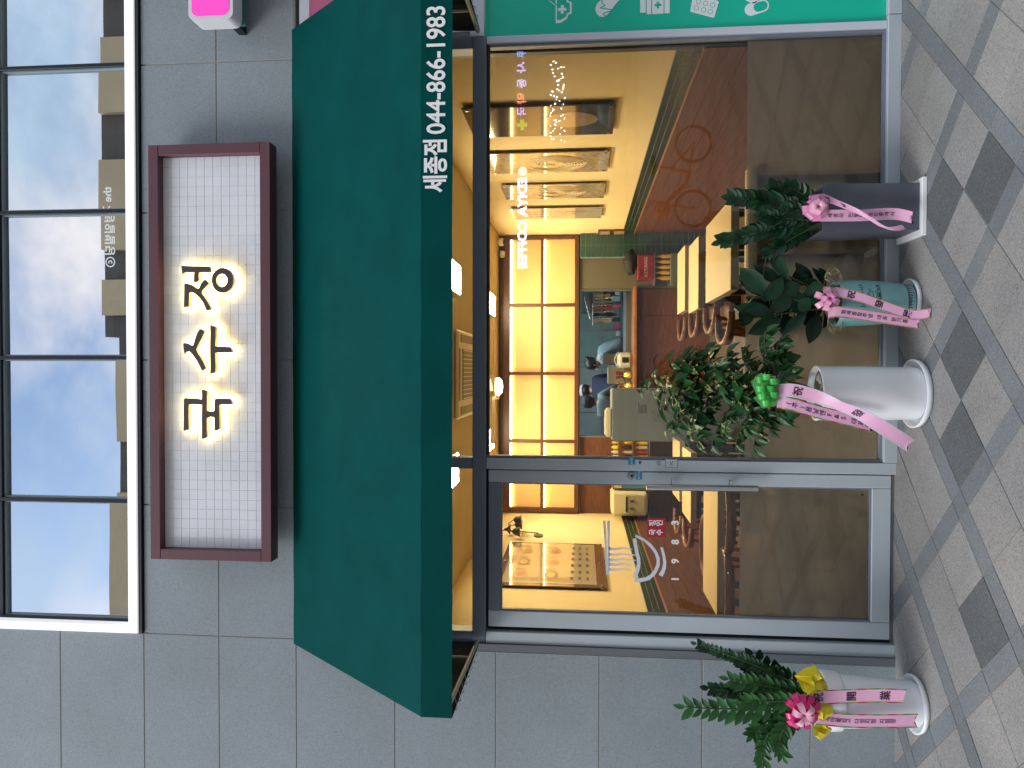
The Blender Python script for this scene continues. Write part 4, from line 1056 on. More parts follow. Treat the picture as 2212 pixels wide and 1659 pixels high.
# items right of the hatch
tb = thing('toolbox_crate', (1.12, 4.33, 1.0), 'red plastic tool case with white capital lettering', 'tool case')
q0, q1 = at(1377, 603, 4.3), at(1413, 550, 4.3)
MB().box(q0.x, q1.x, 4.3, 4.5, q1.z, q0.z, 0, .006).build('body', mat('toolbox_red', (.20,.012,.018), .45), tb)
MB().text('KEYANG', .05, on_wall((q0.x+q1.x)/2, 4.2985, q1.z+.085), bold=.02, width=.21).build('lettering', mat('toolbox_print', (.5,.35,.3), .5), tb)
MB().box(q0.x+.03, q0.x+.08, 4.26, 4.30, q0.z-.03, q0.z-.01).build('latch', mat('toolbox_red', (.2,.01,.01)), tb)
zt_ = q1.z
st_ = thing('low_cabinet', (1.15, 4.4, 0), 'grey green low cabinet holding the tool case and bottles', 'cabinet')
MB().box(.93, 1.258, 4.24, 4.56, .14, zt_-.17, 0, .004).build('body', mat('low_cabinet', (.10,.13,.10), .6), st_)
for k in range(5):
    xq = 1.235-k*.058
    bt = MB().lathe([(.022, zt_-.169), (.024, zt_-.09), (.014, zt_-.055), (.010, zt_-.025), (.012, zt_-.005)], (xq, 4.30, 0), 14)
    o = bt.build('bottle', mat('oil_bottle', (.50,.30,.05), .2)); props(o, 'yellow oil bottle under the tool case, %s from the right' % ['first','second','third','fourth','fifth'][k], 'bottle', 'oil bottles below the tool case')
MB().box(.925, 1.262, 4.26, 4.55, zt_-.009, zt_-.002).build('tool_shelf', steel_d, st_)
q = at(1352, 572, 4.35)
bag = MB().ball((q.x+.03, 4.38, q0.z+.07), (.14, .08, .075), 22, 14)
bag.v = [(v[0]+.010*math.sin(v[2]*90+v[1]*40), v[1], max(q0.z+.003, v[2]+.009*math.sin(v[0]*70))) for v in bag.v]
o = bag.build('dark_bag', mat('black_bag', (.012,.014,.018), .7, bump=.5, bscale=30)); props(o, 'black rounded cloth bag lying on the red tool case', 'bag')

# ---------------------------------------------------------------- kitchen
kt = thing('kitchen_shell', (0, 6.5, 0), None, None, kind='structure')
box1('kitchen_back_wall', -1.95, 1.9, 8.0, 8.1, 0, 2.6, teal, kt); box1('kitchen_side_wall', 1.9, 2.0, 4.72, 8.0, 0, 2.6, teal, kt); box1('kitchen_side_wall', -2.05, -1.95, 4.72, 8.0, 0, 2.6, teal, kt)
box1('kitchen_ceiling', -1.95, 1.9, 4.72, 8.0, 2.4, 2.5, teal, kt)
box1('steel_cladding', -1.90, .05, 7.96, 7.998, 0, 2.39, mat('kitchen_steel_wall', (.34,.38,.39), .4, var=.1, vscale=3), kt)
for xx in (-1.3, -.65): box1('cladding_joint', xx, xx+.012, 7.95, 7.959, 0, 2.39, mat('kitchen_joint', (.1,.12,.12), .5), kt)
kl = thing('kitchen_ceiling_light', (.1, 6.2, 2.38), 'cool white ceiling light inside the kitchen', 'ceiling light')
box1('housing', -.9, .9, 5.9, 6.4, 2.385, 2.399, white, kl); MB().quad((-.88,5.92,2.38),(-.88,6.38,2.38),(.88,6.38,2.38),(.88,5.92,2.38)).build('diffuser', lampk, kl)
hood = thing('kitchen_hood', (.75, 7.3, 1.2), 'dark extractor unit hanging at the right of the kitchen', 'hood')
a_, b_ = at(1256, 672, 7.4), at(1308, 627, 7.4); MB().box(a_.x, b_.x, 7.4, 7.9, b_.z, a_.z, 0, .01).build('body', mat('hood_grey', (.10,.11,.10), .4), hood)
MB().tube([at(1275, 690, 7.3), at(1262, 640, 7.3)], .012, 8).build('handle_bar', steel, hood)
sh = thing('steel_shelf_unit', (-.3, 7.2, 0), 'stainless steel shelf unit along the kitchen back wall', 'shelf')
for X in (1300, 1340, 1366):
    z = at(X, 800, 7.0).z; MB().box(-1.2, 1.2, 7.0, 7.45, z-.015, z).build('shelf', steel_d, sh)
for x in (-1.19, -.4, .1, .6, 1.19): MB().box(x-.015, x+.015, 6.99, 7.02, .125, 1.75).build('upright', steel_d, sh)
cols = [('white', (.7,.72,.7)), ('steel', (.4,.42,.42)), ('dark', (.04,.05,.05)), ('pink', (.5,.12,.2)), ('pale blue', (.25,.4,.45)), ('cream', (.55,.5,.35)), ('green', (.08,.25,.15))]
kk = 0
for X, zz0 in ((1366, 0), (1340, 1)):
    for Y in range(630, 925, 15):
        if random.random() < .3: continue
        c = random.choice(cols); p = at(X, Y, 7.1); hgt = random.uniform(.06, .16); rr = random.uniform(.025, .05)
        if random.random() < .6: b2 = MB().lathe([(rr*.85, 0), (rr, hgt*.8), (rr*1.05, hgt), (rr*.9, hgt)], (p.x, 7.12, p.z+.001), 14); nm = 'pot'
        else: b2 = MB().box(p.x-rr, p.x+rr, 7.08, 7.2, p.z+.001, p.z+hgt, 0, .006); nm = 'box'
        o = b2.build('kitchen_'+nm, mat('kit_'+c[0], c[1], .35))
        props(o, '%s kitchen %s on the %s steel shelf, %s from the right' % (c[0], nm, 'lower' if not zz0 else 'upper', ['zeroth','first','second','third','fourth','fifth','sixth','seventh','eighth','ninth','tenth','eleventh','twelfth','thirteenth','fourteenth','fifteenth','sixteenth','seventeenth','eighteenth','nineteenth','twentieth'][(Y-615)//15]), nm, 'things on the kitchen shelves')
# stuff hung at the right of the hatch: cloths and tools
rail = thing('utensil_rail', (.75, 5.1, 1.3), 'steel rail hung with cloths and ladles at the right of the hatch', 'rail')
MB().tube([(.55, 5.1, 1.40), (.95, 5.1, 1.40)], .007, 8).build('bar', steel, rail)
for k, (c, hgt) in enumerate((((.6,.62,.6), .22), ((.03,.03,.035), .28), ((.5,.15,.25), .3), ((.35,.45,.45), .24), ((.5,.48,.3), .2))):
    x = .60+k*.075; b2 = MB(); vs = []
    for i in range(7):
        z = 1.40-hgt*i/6
        for s_ in (-1, 1): vs.append((x+s_*(.018+.008*math.sin(i*1.7+k)), 5.09+.01*math.sin(i*2+s_), z))
    b2.add(vs, [(2*i, 2*i+1, 2*i+3, 2*i+2) for i in range(6)], 0, True); b2.build('hanging_cloth', mat('cloth_%d' % 0 if 0 else 'cloth_tone_'+'abcde'[k], c, .8), rail)
for k in range(4): MB().tube([(.62+k*.08, 5.08, 1.39), (.63+k*.08, 5.07, 1.2), (.64+k*.08, 5.07, 1.17)], [.004,.004,.018], 6).build('ladle', steel, rail)
# on the counter
def lab(o, l, c, g=None): return props(o, l, c, g)
rc = thing('rice_cooker', (.13, 4.75, .966), 'white rice cooker with dark control panel on the hatch counter', 'rice cooker')
MB().box(.045, .215, 4.63, 4.84, .967, 1.13, 0, .03).build('body', mat('cooker_white', (.5,.52,.5), .4), rc)
MB().box(.10, .16, 4.615, 4.63, 1.01, 1.08, 0, .004).build('control_panel', blackm, rc)
MB().tube([(.04, 4.74, 1.12), (.13, 4.74, 1.165), (.22, 4.74, 1.12)], .008, 8).build('handle', mat('cooker_grey', (.3,.32,.35), .4), rc)
cu = thing('cutlery_pot', (-.04, 4.7, .966), 'brass pot packed with wooden chopsticks on the counter', 'pot')
MB().lathe([(.045, .966), (.048, 1.07), (.044, 1.07)], (-.04, 4.66, 0), 18).build('pot_body', mat('brass', (.6,.40,.12), .25, 1), cu)
for k in range(12):
    a = k*2.4; MB().tube([(-.04+.02*math.cos(a), 4.66+.02*math.sin(a), 1.0), (-.04+.04*math.cos(a), 4.66+.035*math.sin(a), 1.15)], .004, 5).build('chopstick', mat('chop_wood', (.16,.03,.02), .5), cu)
cu2 = thing('spoon_pot', (-.16, 4.7, .966), 'brass pot with shiny spoons on the counter, left of the chopsticks', 'pot')
MB().lathe([(.04, .966), (.043, 1.05), (.04, 1.05)], (-.16, 4.64, 0), 18).build('pot_body', mat('brass', (.6,.40,.12), .25, 1), cu2)
for k in range(9):
    a = k*2.4; MB().tube([(-.16+.015*math.cos(a), 4.64+.015*math.sin(a), 1.0), (-.16+.035*math.cos(a), 4.64+.03*math.sin(a), 1.11), (-.16+.037*math.cos(a), 4.64+.03*math.sin(a), 1.13)], [.003,.003,.01], 6).build('spoon', mat('gold_cutlery', (.8,.6,.2), .2, 1), cu2)
o = MB().lathe([(.03,0),(.055,.03),(.055,.07),(.035,.1),(.001,.105)], (-.27, 4.66, .966), 18).build('red_lidded_jar', mat('kimchi_red', (.16,.02,.015), .3)); lab(o, 'dark red round lidded jar at the left end of the counter', 'jar')
for i, (x, z_) in enumerate(((.0, 1.19), (-.2, 1.19))):
    p = at(1345, 800, 5.2)
o = MB().box(-.15, .06, 5.15, 5.35, 1.02, 1.22, 0, .01).build('white_carton', mat('carton_white', (.6,.62,.6), .5)); lab(o, 'white square carton behind the rice cooker', 'carton')
o = MB().box(.08, .22, 5.2, 5.35, 1.05, 1.28, 0, .01).build('grey_machine', mat('machine_grey', (.25,.27,.27), .4)); lab(o, 'grey kitchen machine behind the rice cooker', 'machine')
MB().box(-1.0, 1.2, 5.05, 5.6, .85, 1.018).build('kitchen_worktop', steel_d, label='steel kitchen worktop behind the serving hatch', cat='worktop')

# people in the kitchen
def skinmesh(name, J, E_, mat_, parent, sub=1, base=None):
    ks = list(J); me = bpy.data.meshes.new(name)
    me.from_pydata([tuple(J[k][0]) for k in ks], [(ks.index(a), ks.index(b_)) for a, b_ in E_], [])
    o = place(name, me, parent, Matrix.Identity(4)); md = o.modifiers.new('skin', 'SKIN'); md.use_smooth_shade = True
    for i, k in enumerate(ks):
        r_ = J[k][1]; r_ = r_ if isinstance(r_, tuple) else (r_, r_)
        me.skin_vertices[0].data[i].radius = r_; me.skin_vertices[0].data[i].use_root = (i == 0)
    s2 = o.modifiers.new('sub', 'SUBSURF'); s2.levels = sub; s2.render_levels = sub
    me.materials.append(mat_); return o
def person(x, y, rz, lean, label, shirt, pants, scale=1.0, arms=(.25, .25), headextra=None, headdrop=0):
    t = thing('person', (x, y, 0), label, 'person')
    c, s_ = math.cos(rz), math.sin(rz)
    def W(lx, ly, lz): return (x+(lx*c-ly*s_)*scale, y+(lx*s_+ly*c)*scale, lz*scale)
    # faces local +y ; lean = forward bend in radians at the hips
    def T(lx, ly, lz):                       # bend above hip z=.92
        dz = lz-.92; return W(lx, ly*1.0+dz*math.sin(lean)+0*ly, .92+dz*math.cos(lean)-ly*math.sin(lean)*.3)
    hd = lambda lx, ly, lz: T(lx, ly+headdrop*.06, lz-headdrop*.05)
    J = {'pelvis': (W(0,0,.94), (.13,.10)), 'waist': (T(0,0,1.08), (.12,.09)), 'chest': (T(0,.0,1.30), (.155,.10)), 'neckb': (T(0,-.01,1.44), (.06,.055)), 'neck': (hd(0,.01,1.50), .05), 'jaw': (hd(0,.03,1.56), (.065,.075)), 'skull': (hd(0,.015,1.65), (.078,.09)), 'crown': (hd(0,.0,1.71), (.05,.06)), 'nose': (hd(0,.115,1.60), .012)}
    E_ = [('pelvis','waist'),('waist','chest'),('chest','neckb'),('neckb','neck'),('neck','jaw'),('jaw','skull'),('skull','crown'),('jaw','nose')]
    CJ = {k: J[k] for k in ('pelvis','waist','chest')}; CJ['collar'] = (T(0,-.005,1.425), (.078,.072)); CE = [('pelvis','waist'),('waist','chest'),('chest','collar')]
    for sd, nm in ((-1,'l'), (1,'r')):
        fwdr = arms[0 if sd < 0 else 1]
        J['sh'+nm] = (T(sd*.17,0,1.40), .055); J['el'+nm] = (T(sd*.23, fwdr*.45, 1.17), .042); J['wr'+nm] = (T(sd*.15, fwdr*.45+.23, 1.10), .028)
        J['ha'+nm] = (T(sd*.14, fwdr*.45+.29, 1.09), (.032,.018))
        E_ += [('chest','sh'+nm),('sh'+nm,'el'+nm),('el'+nm,'wr'+nm),('wr'+nm,'ha'+nm)]
        for q, (dx, L_) in enumerate(((-.028,.065),(-.010,.078),(.010,.074),(.027,.058))):
            J['f%d%s' % (q, nm)] = (T(sd*.14+dx, fwdr*.45+.33+L_*.5, 1.08), .009); J['g%d%s' % (q, nm)] = (T(sd*.14+dx, fwdr*.45+.33+L_, 1.055), .007)
            E_ += [('ha'+nm, 'f%d%s' % (q, nm)), ('f%d%s' % (q, nm), 'g%d%s' % (q, nm))]
        J['t'+nm] = (T(sd*.10, fwdr*.45+.31, 1.085), .010); E_.append(('wr'+nm, 't'+nm))
        J['hip'+nm] = (W(sd*.09,0,.86), .085); J['kn'+nm] = (W(sd*.10,.02,.48), .055); J['an'+nm] = (W(sd*.10,-.01,.08), .035); J['toe'+nm] = (W(sd*.11,.13,.035), .03)
        E_ += [('pelvis','hip'+nm),('hip'+nm,'kn'+nm),('kn'+nm,'an'+nm),('an'+nm,'toe'+nm)]
        for k in ('sh','el'): CJ[k+nm] = J[k+nm]
        CJ['cuff'+nm] = (tuple(Vector(J['el'+nm][0]).lerp(Vector(J['wr'+nm][0]), .7)), .036)
        CE += [('chest','sh'+nm),('sh'+nm,'el'+nm),('el'+nm,'cuff'+nm)]
    grow = lambda D, g: {k: (v[0], tuple((a+g)*scale for a in (v[1] if isinstance(v[1], tuple) else (v[1],)*2))) for k, v in D.items()}
    skinmesh('body', grow(J, 0), E_, skin, t, 1)
    skinmesh('shirt', grow(CJ, .028), CE, shirt, t, 1)
    PJ = {k: J[k] for k in ('pelvis','hipl','hipr','knl','knr')}; PJ['al'] = (W(-.10,0,.12), .05); PJ['ar'] = (W(.10,0,.12), .05)
    skinmesh('trousers', grow(PJ, .014), [('pelvis','hipl'),('pelvis','hipr'),('hipl','knl'),('hipr','knr'),('knl','al'),('knr','ar')], pants, t, 1)
    for sd in (-1, 1):
        p = W(sd*.105, .05, .035); MB().ball(p, (.05, .13*abs(c)+.05, .04), 10, 6).build('shoe', blackm, t)
    hc = hd(0, .0, 1.645)
    if headextra: headextra(t, hc, hd)
    for sd in (-1, 1):
        MB().ball(hd(sd*.085, .0, 1.60), (.012,.02,.028), 8, 6).build('ear', skin, t); MB().ball(hd(sd*.03, .098, 1.625), .009, 8, 6).build('eye', blackm, t)
    MB().box(*(lambda p: (p[0]-.018, p[0]+.018, p[1]-.006, p[1]+.006, p[2]-.004, p[2]+.004))(hd(0, .10, 1.555))).build('mouth', mat('lips', (.4,.12,.1), .5), t)
    return t
def hairbun(t, hc, hd):
    MB().ball(hd(0, -.02, 1.66), (.098,.105,.10), 16, 12).build('hair', hairm, t); MB().ball(hd(0, -.12, 1.70), .04).build('hair_bun', hairm, t)
    MB().ball(hd(0, .085, 1.565), (.05,.035,.04), 12, 8).build('face_mask', white, t)
def capb(col, nm):
    def f_(t, hc, hd):
        MB().ball(hd(0, -.015, 1.645), (.094,.10,.085), 16, 12).build('hair', hairm, t)
        MB().ball(hd(0, -.005, 1.695), (.098,.108,.062), 16, 10).build(nm, mat(nm+'_cloth', col, .7), t)
        MB().ball(hd(0, .10, 1.685), (.07,.06,.012), 12, 6).build(nm+'_peak', mat(nm+'_cloth', col, .7), t)
    return f_
greyb = mat('blue_grey_shirt', (.22,.30,.34), .8, bump=.6, bscale=25)
person(.45, 7.15, R(62), .55, 'kitchen worker in blue grey shirt and face mask bending forward', greyb, mat('dark_trousers', (.03,.03,.035), .8), .93, (.3,.5), hairbun, 1)
person(-.50, 6.95, R(-25), .15, 'kitchen worker in a grey shirt and dark cap seen from behind', mat('grey_shirt', (.20,.25,.25), .8, bump=.6, bscale=25), mat('dark_trousers', (.03,.03,.035), .8), .90, (.5,.3), capb((.03,.02,.03), 'dark_cap'), 1)
person(-.24, 7.65, R(10), .45, 'kitchen worker in dark navy clothes with a white cap between the other two', mat('navy_shirt', (.02,.025,.06), .8), mat('dark_trousers', (.03,.03,.035), .8), .97, (.6,.6), capb((.75,.72,.72), 'white_cap'), 1)

# scale the room shell and what hangs on it about the camera
CAM_SCALE = Matrix.Translation((0, .32, -.13)) @ Matrix.Scale(1.085, 4)
STAY = ('dining_table', 'bentwood_chair', 'person', 'interior_floor', 'window_reveal', 'grey_cabinet', 'steel_tray', 'dropped_bulkhead')
for o in list(COL.objects):
    if o.parent is None and o not in BEFORE and not o.name.startswith(STAY):
        o.matrix_world = CAM_SCALE @ (Matrix.Translation(o.location) @ o.rotation_euler.to_matrix().to_4x4())
# ================================================================== POTTED PLANTS
def leafmesh(name, m_, L=1.0, W_=.42, fold=.10, droop=.12, n=6, tip=.0, widest=.45, curl=0):
    b2 = MB(); vs = []
    for i in range(n+1):
        t = i/n; wd = W_/2*math.sin(math.pi*min(1, t**(math.log(.5)/math.log(widest))))**.85 if 0 < t < 1 else .004
        z = -droop*t*t
        vs += [(-wd, t, z+fold*wd*2), (-wd*.5, t, z+fold*wd*.6), (0, t, z-fold*wd*.1), (wd*.5, t, z+fold*wd*.6), (wd, t, z+fold*wd*2)]
    b2.add([(v[0]*L, v[1]*L, v[2]*L) for v in vs], [(5*i+k, 5*i+k+1, 5*i+6+k, 5*i+5+k) for i in range(n) for k in range(4)], 0, True)
    return b2, b2.mesh(name, m_)
def frame(base, direc, normal, scale, wscale=1):
    y = Vector(direc).normalized(); n_ = Vector(normal); z = (n_-y*n_.dot(y))
    if z.length < 1e-4: z = y.orthogonal()
    z.normalize(); x = y.cross(z)
    M_ = Matrix.Identity(4)
    for i in range(3): M_[i][0] = x[i]*scale*wscale; M_[i][1] = y[i]*scale; M_[i][2] = z[i]*scale; M_[i][3] = base[i]
    return M_
def ribbon(name, pts, wdirs, width, m_, parent, text=None, size=.03, start=.06, pitch=None, edge=None, inkm=ink, tvec=None, spread=None, label=None, notch=True):
    """pts: centre line; wdirs: across direction (one or per point)"""
    P = [Vector(p) for p in pts]; q = []; wd = []
    W_ = [Vector(w_).normalized() for w_ in (wdirs if isinstance(wdirs[0], (tuple, list, Vector)) else [wdirs]*len(P))]
    for i in range(len(P)-1):
        a, b_, c, e = P[max(i-1,0)], P[i], P[i+1], P[min(i+2, len(P)-1)]
        for k in range(8):
            t = k/8; q.append(.5*((2*b_)+(c-a)*t+(2*a-5*b_+4*c-e)*t*t+(3*b_-a-3*c+e)*t**3)); wd.append(W_[i].lerp(W_[i+1], t).normalized())
    q.append(P[-1]); wd.append(W_[-1]); n = len(q)
    cum = [0]
    for i in range(1, n): cum.append(cum[-1]+(q[i]-q[i-1]).length)
    nr = [(wd[i].cross(q[min(i+1,n-1)]-q[max(i-1,0)])).normalized() for i in range(n)]
    nr = [v if v.y < 0 else -v for v in nr]
    b2 = MB(); hw = width/2
    for s_ in (0, 1):
        vs = []
        for i in range(n):
            off = nr[i]*(-.0006*s_)
            vs += [q[i]-wd[i]*hw+off, q[i]+off+(nr[i]*0), q[i]+wd[i]*hw+off]
        if notch: vs[-2] = vs[-2]+(q[-2]-q[-1]).normalized()*width*.35
        fs = [(3*i+k, 3*i+k+1, 3*i+4+k, 3*i+3+k) for i in range(n-1) for k in range(2)]
        b2.add(vs, fs if s_ else [f[::-1] for f in fs], 0, True)
    o = b2.build(name, m_, parent)
    if label: o['label'] = label
    if edge:
        b3 = MB()
        for sgn in (-1, 1):
            vs = []
            for i in range(n): vs += [q[i]+wd[i]*sgn*hw*1.0+nr[i]*.0008, q[i]+wd[i]*sgn*(hw*.84)+nr[i]*.0010]
            b3.add(vs, [(2*i, 2*i+1, 2*i+3, 2*i+2) for i in range(n-1)], 0, True)
        b3.build('ribbon_border', edge, o)
    if text:
        b3 = MB(); L_ = cum[-1]; chars = list(text); pit = pitch or (L_-start-.04)/len(chars); dcur = start
        for chh in chars:
            if chh == ' ': dcur += pit*.6; continue
            if dcur > L_-.01: break
            i = max(0, min(n-2, next((k for k in range(n) if cum[k] >= dcur), n-1)-1))
            f_ = (dcur-cum[i])/max(1e-6, cum[i+1]-cum[i]); c = q[i].lerp(q[i+1], f_); dn = (q[min(i+2,n-1)]-q[max(i-1,0)]).normalized(); w_ = wd[i]
            if w_.x < 0: w_ = -w_
            fn_ = lambda u, v, d, c=c, w_=w_, dn=dn, nn=nr[i]: tuple(c+w_*u-dn*v+nn*.0016)
            if len(chars) < 4: MB().text(chh, size, fn_, bold=.02).build('character', inkm, o)
            else: b3.text(chh, size, fn_, bold=.008)
            dcur += pit
        if b3.v: b3.build('lettering', inkm, o)
    return o
def bow(center, r_, m1, m2, parent, n1=9, n2=6, wd=.024, seed=1, label=None, face=(0,-1,0)):
    rnd = random.Random(seed); c = Vector(center); b_ = MB().ball(c, .012, 8, 6).build('bow', m2, parent)
    if label: b_['label'] = label
    for lay, (n, rr, m_) in enumerate(((n1, r_, m1), (n2, r_*.62, m2))):
        for k in range(n):
            a = 2*math.pi*k/n+rnd.uniform(-.2,.2)+lay*.4; d = Vector((math.cos(a), 0, math.sin(a))); up = Vector((0,-1,0)); sd = d.cross(up)
            L_ = rr*rnd.uniform(.85, 1.1); hh = .022+.018*lay; vs = []; N = 9
            for i in range(N+1):
                t = i/N; ang = math.pi*2*t
                rad = L_*.5*(1-math.cos(ang)); hgt = hh*math.sin(ang)*(.8)
                ww = wd/2*(.35+.65*math.sin(math.pi*min(1, max(0, rad/L_))*.5))
                pc = c+d*rad+up*(hgt+.012+.018*lay+.2*rad*lay)
                vs += [pc-sd*ww, pc+sd*ww]
            bb = MB().add(vs, [(2*i, 2*i+1, 2*i+3, 2*i+2) for i in range(N)], 0, True); bb.build('bow_loop', m_, b_)
    return b_
def quadstem(pts, r0, r1, parent, m_=stemm, name='stem'):
    P = [Vector(p) for p in pts]; q = []
    for k in range(13):
        t = k/12; q.append(P[0]*(1-t)**2+P[1]*2*t*(1-t)+P[2]*t*t)
    MB().tube(q, [r0+(r1-r0)*k/12 for k in range(13)], 7).build(name, m_, parent); return q

_, ZL = leafmesh('leaf', zz, 1, .60, .12, .08)
_, ZL2 = leafmesh('leaf', zz2, 1, .46, .12, .15)
def zzstem(base, ctrl, tip, n, size, parent, m_=None, seed=0, spread=62, start=.25):
    rnd = random.Random(seed); q = quadstem((base, ctrl, tip), .007, .003, parent)
    for k in range(n):
        t = start+(1-start)*k/n; i = min(11, int(t*12)); f_ = t*12-i; p = q[i].lerp(q[i+1], f_); tg = (q[i+1]-q[i]).normalized()
        sd = tg.cross(Vector((0,-1,0))).normalized()
        tw = rnd.uniform(-.5,.5)
        for s_ in (-1, 1):
            dirv = tg*math.cos(R(spread*(1-.35*t)))+ (sd*s_*math.cos(tw)+Vector((0,-1,0))*(.35+.3*math.sin(tw)))*math.sin(R(spread*(1-.35*t)))
            nrm = Vector((rnd.uniform(-.35,.35), -1, rnd.uniform(-.2,.5)))
            sc = size*(1.12-.35*abs(t-.55))*rnd.uniform(.85,1.15)
            place('leaf', m_ or ZL, parent, frame(p, dirv, nrm, sc))
    place('leaf', m_ or ZL, parent, frame(q[-1], q[-1]-q[-2], (0,-1,.3), size*.8))

# ---- pot 1: charcoal square planter
p1 = thing('potted_plant', (.745, -.16, 0), 'zamioculcas plant in a tall charcoal square pot on a white tray', 'potted plant', 'opening gift plants in front of the shop')
x0, x1, yf1, yb1, zr = .612, .873, -.300, -.030, .445
MB().box(x0, x1, yf1, yb1, .0, .022, 0, .003).build('saucer', white, p1)
b2 = MB(); tx0, tx1, ty0, ty1 = .632, .857, -.285, -.045; bx0, bx1, by0, by1 = .640, .850, -.277, -.053; th = .012
rx0, rx1, ry0, ry1 = .6335, .852, -.287, -.045
o_ = [(bx0,by0,.0225),(bx1,by0,.0225),(bx1,by1,.0225),(bx0,by1,.0225),(rx0,ry0,zr),(rx1,ry0,zr),(rx1,ry1,zr),(rx0,ry1,zr)]
i_ = [(rx0+th,ry0+th,zr),(rx1-th,ry0+th,zr),(rx1-th,ry1-th,zr),(rx0+th,ry1-th,zr)]; dn_ = [(a, b_, zr-.05) for a, b_, c in i_]
b2.add(o_+i_+dn_, [(0,3,2,1),(0,1,5,4),(1,2,6,5),(2,3,7,6),(3,0,4,7)]+[(4+k, 4+(k+1)%4, 8+(k+1)%4, 8+k) for k in range(4)]+[(8+k, 8+(k+1)%4, 12+(k+1)%4, 12+k) for k in range(4)])
b2.build('pot', plantpot_grey, p1)
MB().box(rx0+th, rx1-th, ry0+th, ry1-th, zr-.06, zr-.028).build('soil', soil, p1)
A1 = lambda x, y, d: at((2750+x/2.212)/1.8228, (650+y/2.212)/1.8228, d)
c0 = (.74, -.16, zr-.03)
zzstem(c0, A1(800,330,-.17), A1(290,285,-.20), 17, .066, p1, None, 3, 55, .30)
zzstem((.72,-.17,zr-.03), A1(760,520,-.19), A1(200,670,-.22), 18, .062, p1, None, 4, 52, .22)
zzstem((.75,-.14,zr-.03), A1(850,260,-.12), A1(650,205,-.1), 10, .060, p1, None, 5, 58, .35)
zzstem((.76,-.15,zr-.03), A1(920,240,-.16), A1(780,190,-.2), 9, .055, p1, None, 6, 58, .3)
zzstem((.70,-.15,zr-.03), A1(820,620,-.16), A1(610,770,-.22), 14, .058, p1, None, 7, 55, .3)
zzstem((.71,-.18,zr-.03), A1(850,480,-.20), A1(560,440,-.26), 12, .06, p1, None, 8, 55, .3)
zzstem((.69,-.12,zr-.03), A1(900,600,-.1), A1(780,560,-.1), 9, .055, p1, None, 9, 58, .3)
zzstem((.73,-.2,zr-.03), A1(930,400,-.24), A1(760,380,-.28), 9, .055, p1, None, 10, 58, .3)
ry_ = -.33
ribbon('ribbon', [A1(1000,440,-.30), A1(1110,440,ry_), A1(1400,438,ry_-.01), A1(1700,425,ry_), A1(1875,460,ry_-.03)], (1,0,0), .052, pink, p1, '세종의 친절한 공인중개사', .022, .075, .0240, label='pink ribbon hanging straight down the charcoal pot')
ribbon('ribbon', [A1(990,330,-.31), A1(1100,290,-.335), A1(1250,345,-.345), A1(1420,420,-.355), A1(1550,500,-.36), A1(1680,555,-.35), A1(1800,535,-.33)], [(.9,0,.25),(.85,0,.4),(.8,0,.55),(.7,-.2,.6),(.6,-.3,.6),(.3,-.3,.85),(.2,-.5,.7)], .046, pink, p1, '대박', .027, .07, .075, label='pink ribbon blown sideways across the charcoal pot')
bow(A1(1015,385,-.335), .058, pink_s, lightpink, p1, 8, 5, .038, 2, 'pink satin bow on the charcoal pot')

# ---- pot 2: aqua round pot with rubber plant
p2 = thing('potted_plant', (.325, -.16, 0), 'broad leaved rubber plant in a round aqua pot tied with a pink bow', 'potted plant', 'opening gift plants in front of the shop')
cx2, cy2 = .322, -.165
MB().lathe([(.085, .0), (.108, .004), (.113, .024), (.105, .024), (.10, .01), (.001, .01)], (cx2, cy2, 0), 40).build('saucer', white, p2)
MB().lathe([(.080, .0105), (.083, .02), (.098, .12), (.106, .22), (.108, .33), (.109, .352), (.101, .352), (.098, .31)], (cx2, cy2, 0), 44).build('pot', aqua, p2)
MB().lathe([(.0815, .012), (.0885, .055), (.0865, .055)], (cx2, cy2, 0), 40).build('pot_foot_shadow_band', mat('charcoal_base', (.05,.055,.075), .6), p2)  # charcoal coloured band around the foot of the aqua pot
MB().lathe([(.099, .325), (.001, .33)], (cx2, cy2, 0), 24).build('soil', soil, p2)
def oncyl(cx, cy, r_, z0, tl=0):
    return lambda ang, z: (lambda u, v, d: (cx+(r_+.0012)*math.sin(ang+u/r_), cy-(r_+.0012)*math.cos(ang+u/r_), z+v))
cyl2 = oncyl(cx2, cy2, .1055, 0)
b2 = MB(); b2.text('JARDINIER', .026, cyl2(R(18), .262), bold=.01); b2.text('DE', .014, cyl2(R(12), .236), bold=.01); b2.text("L'AMOUR", .024, cyl2(R(20), .186), bold=.01)
b2.build('lettering', mat('dark_teal_ink', (.01,.05,.06), .5), p2)
b2 = MB(); fn = cyl2(R(18), .215)
for path in ([(-.012,.0),(-.012,.014),(.012,.014),(.012,.0),(-.012,.0)], [(.012,.008),(.024,.016),(.026,.012)], [(-.010,.014),(0,.026),(.010,.014)], [(-.02,-.012),(-.005,-.018),(.015,-.010)]):
    b2.tube([fn(a, b_, 0) for a, b_ in path], .0012, 5)
b2.build('watering_can_print', mat('dark_teal_ink', (.01,.05,.06), .5), p2)
RL = leafmesh('leaf', rub, 1, .60, .10, .10, 8, widest=.5)[1]
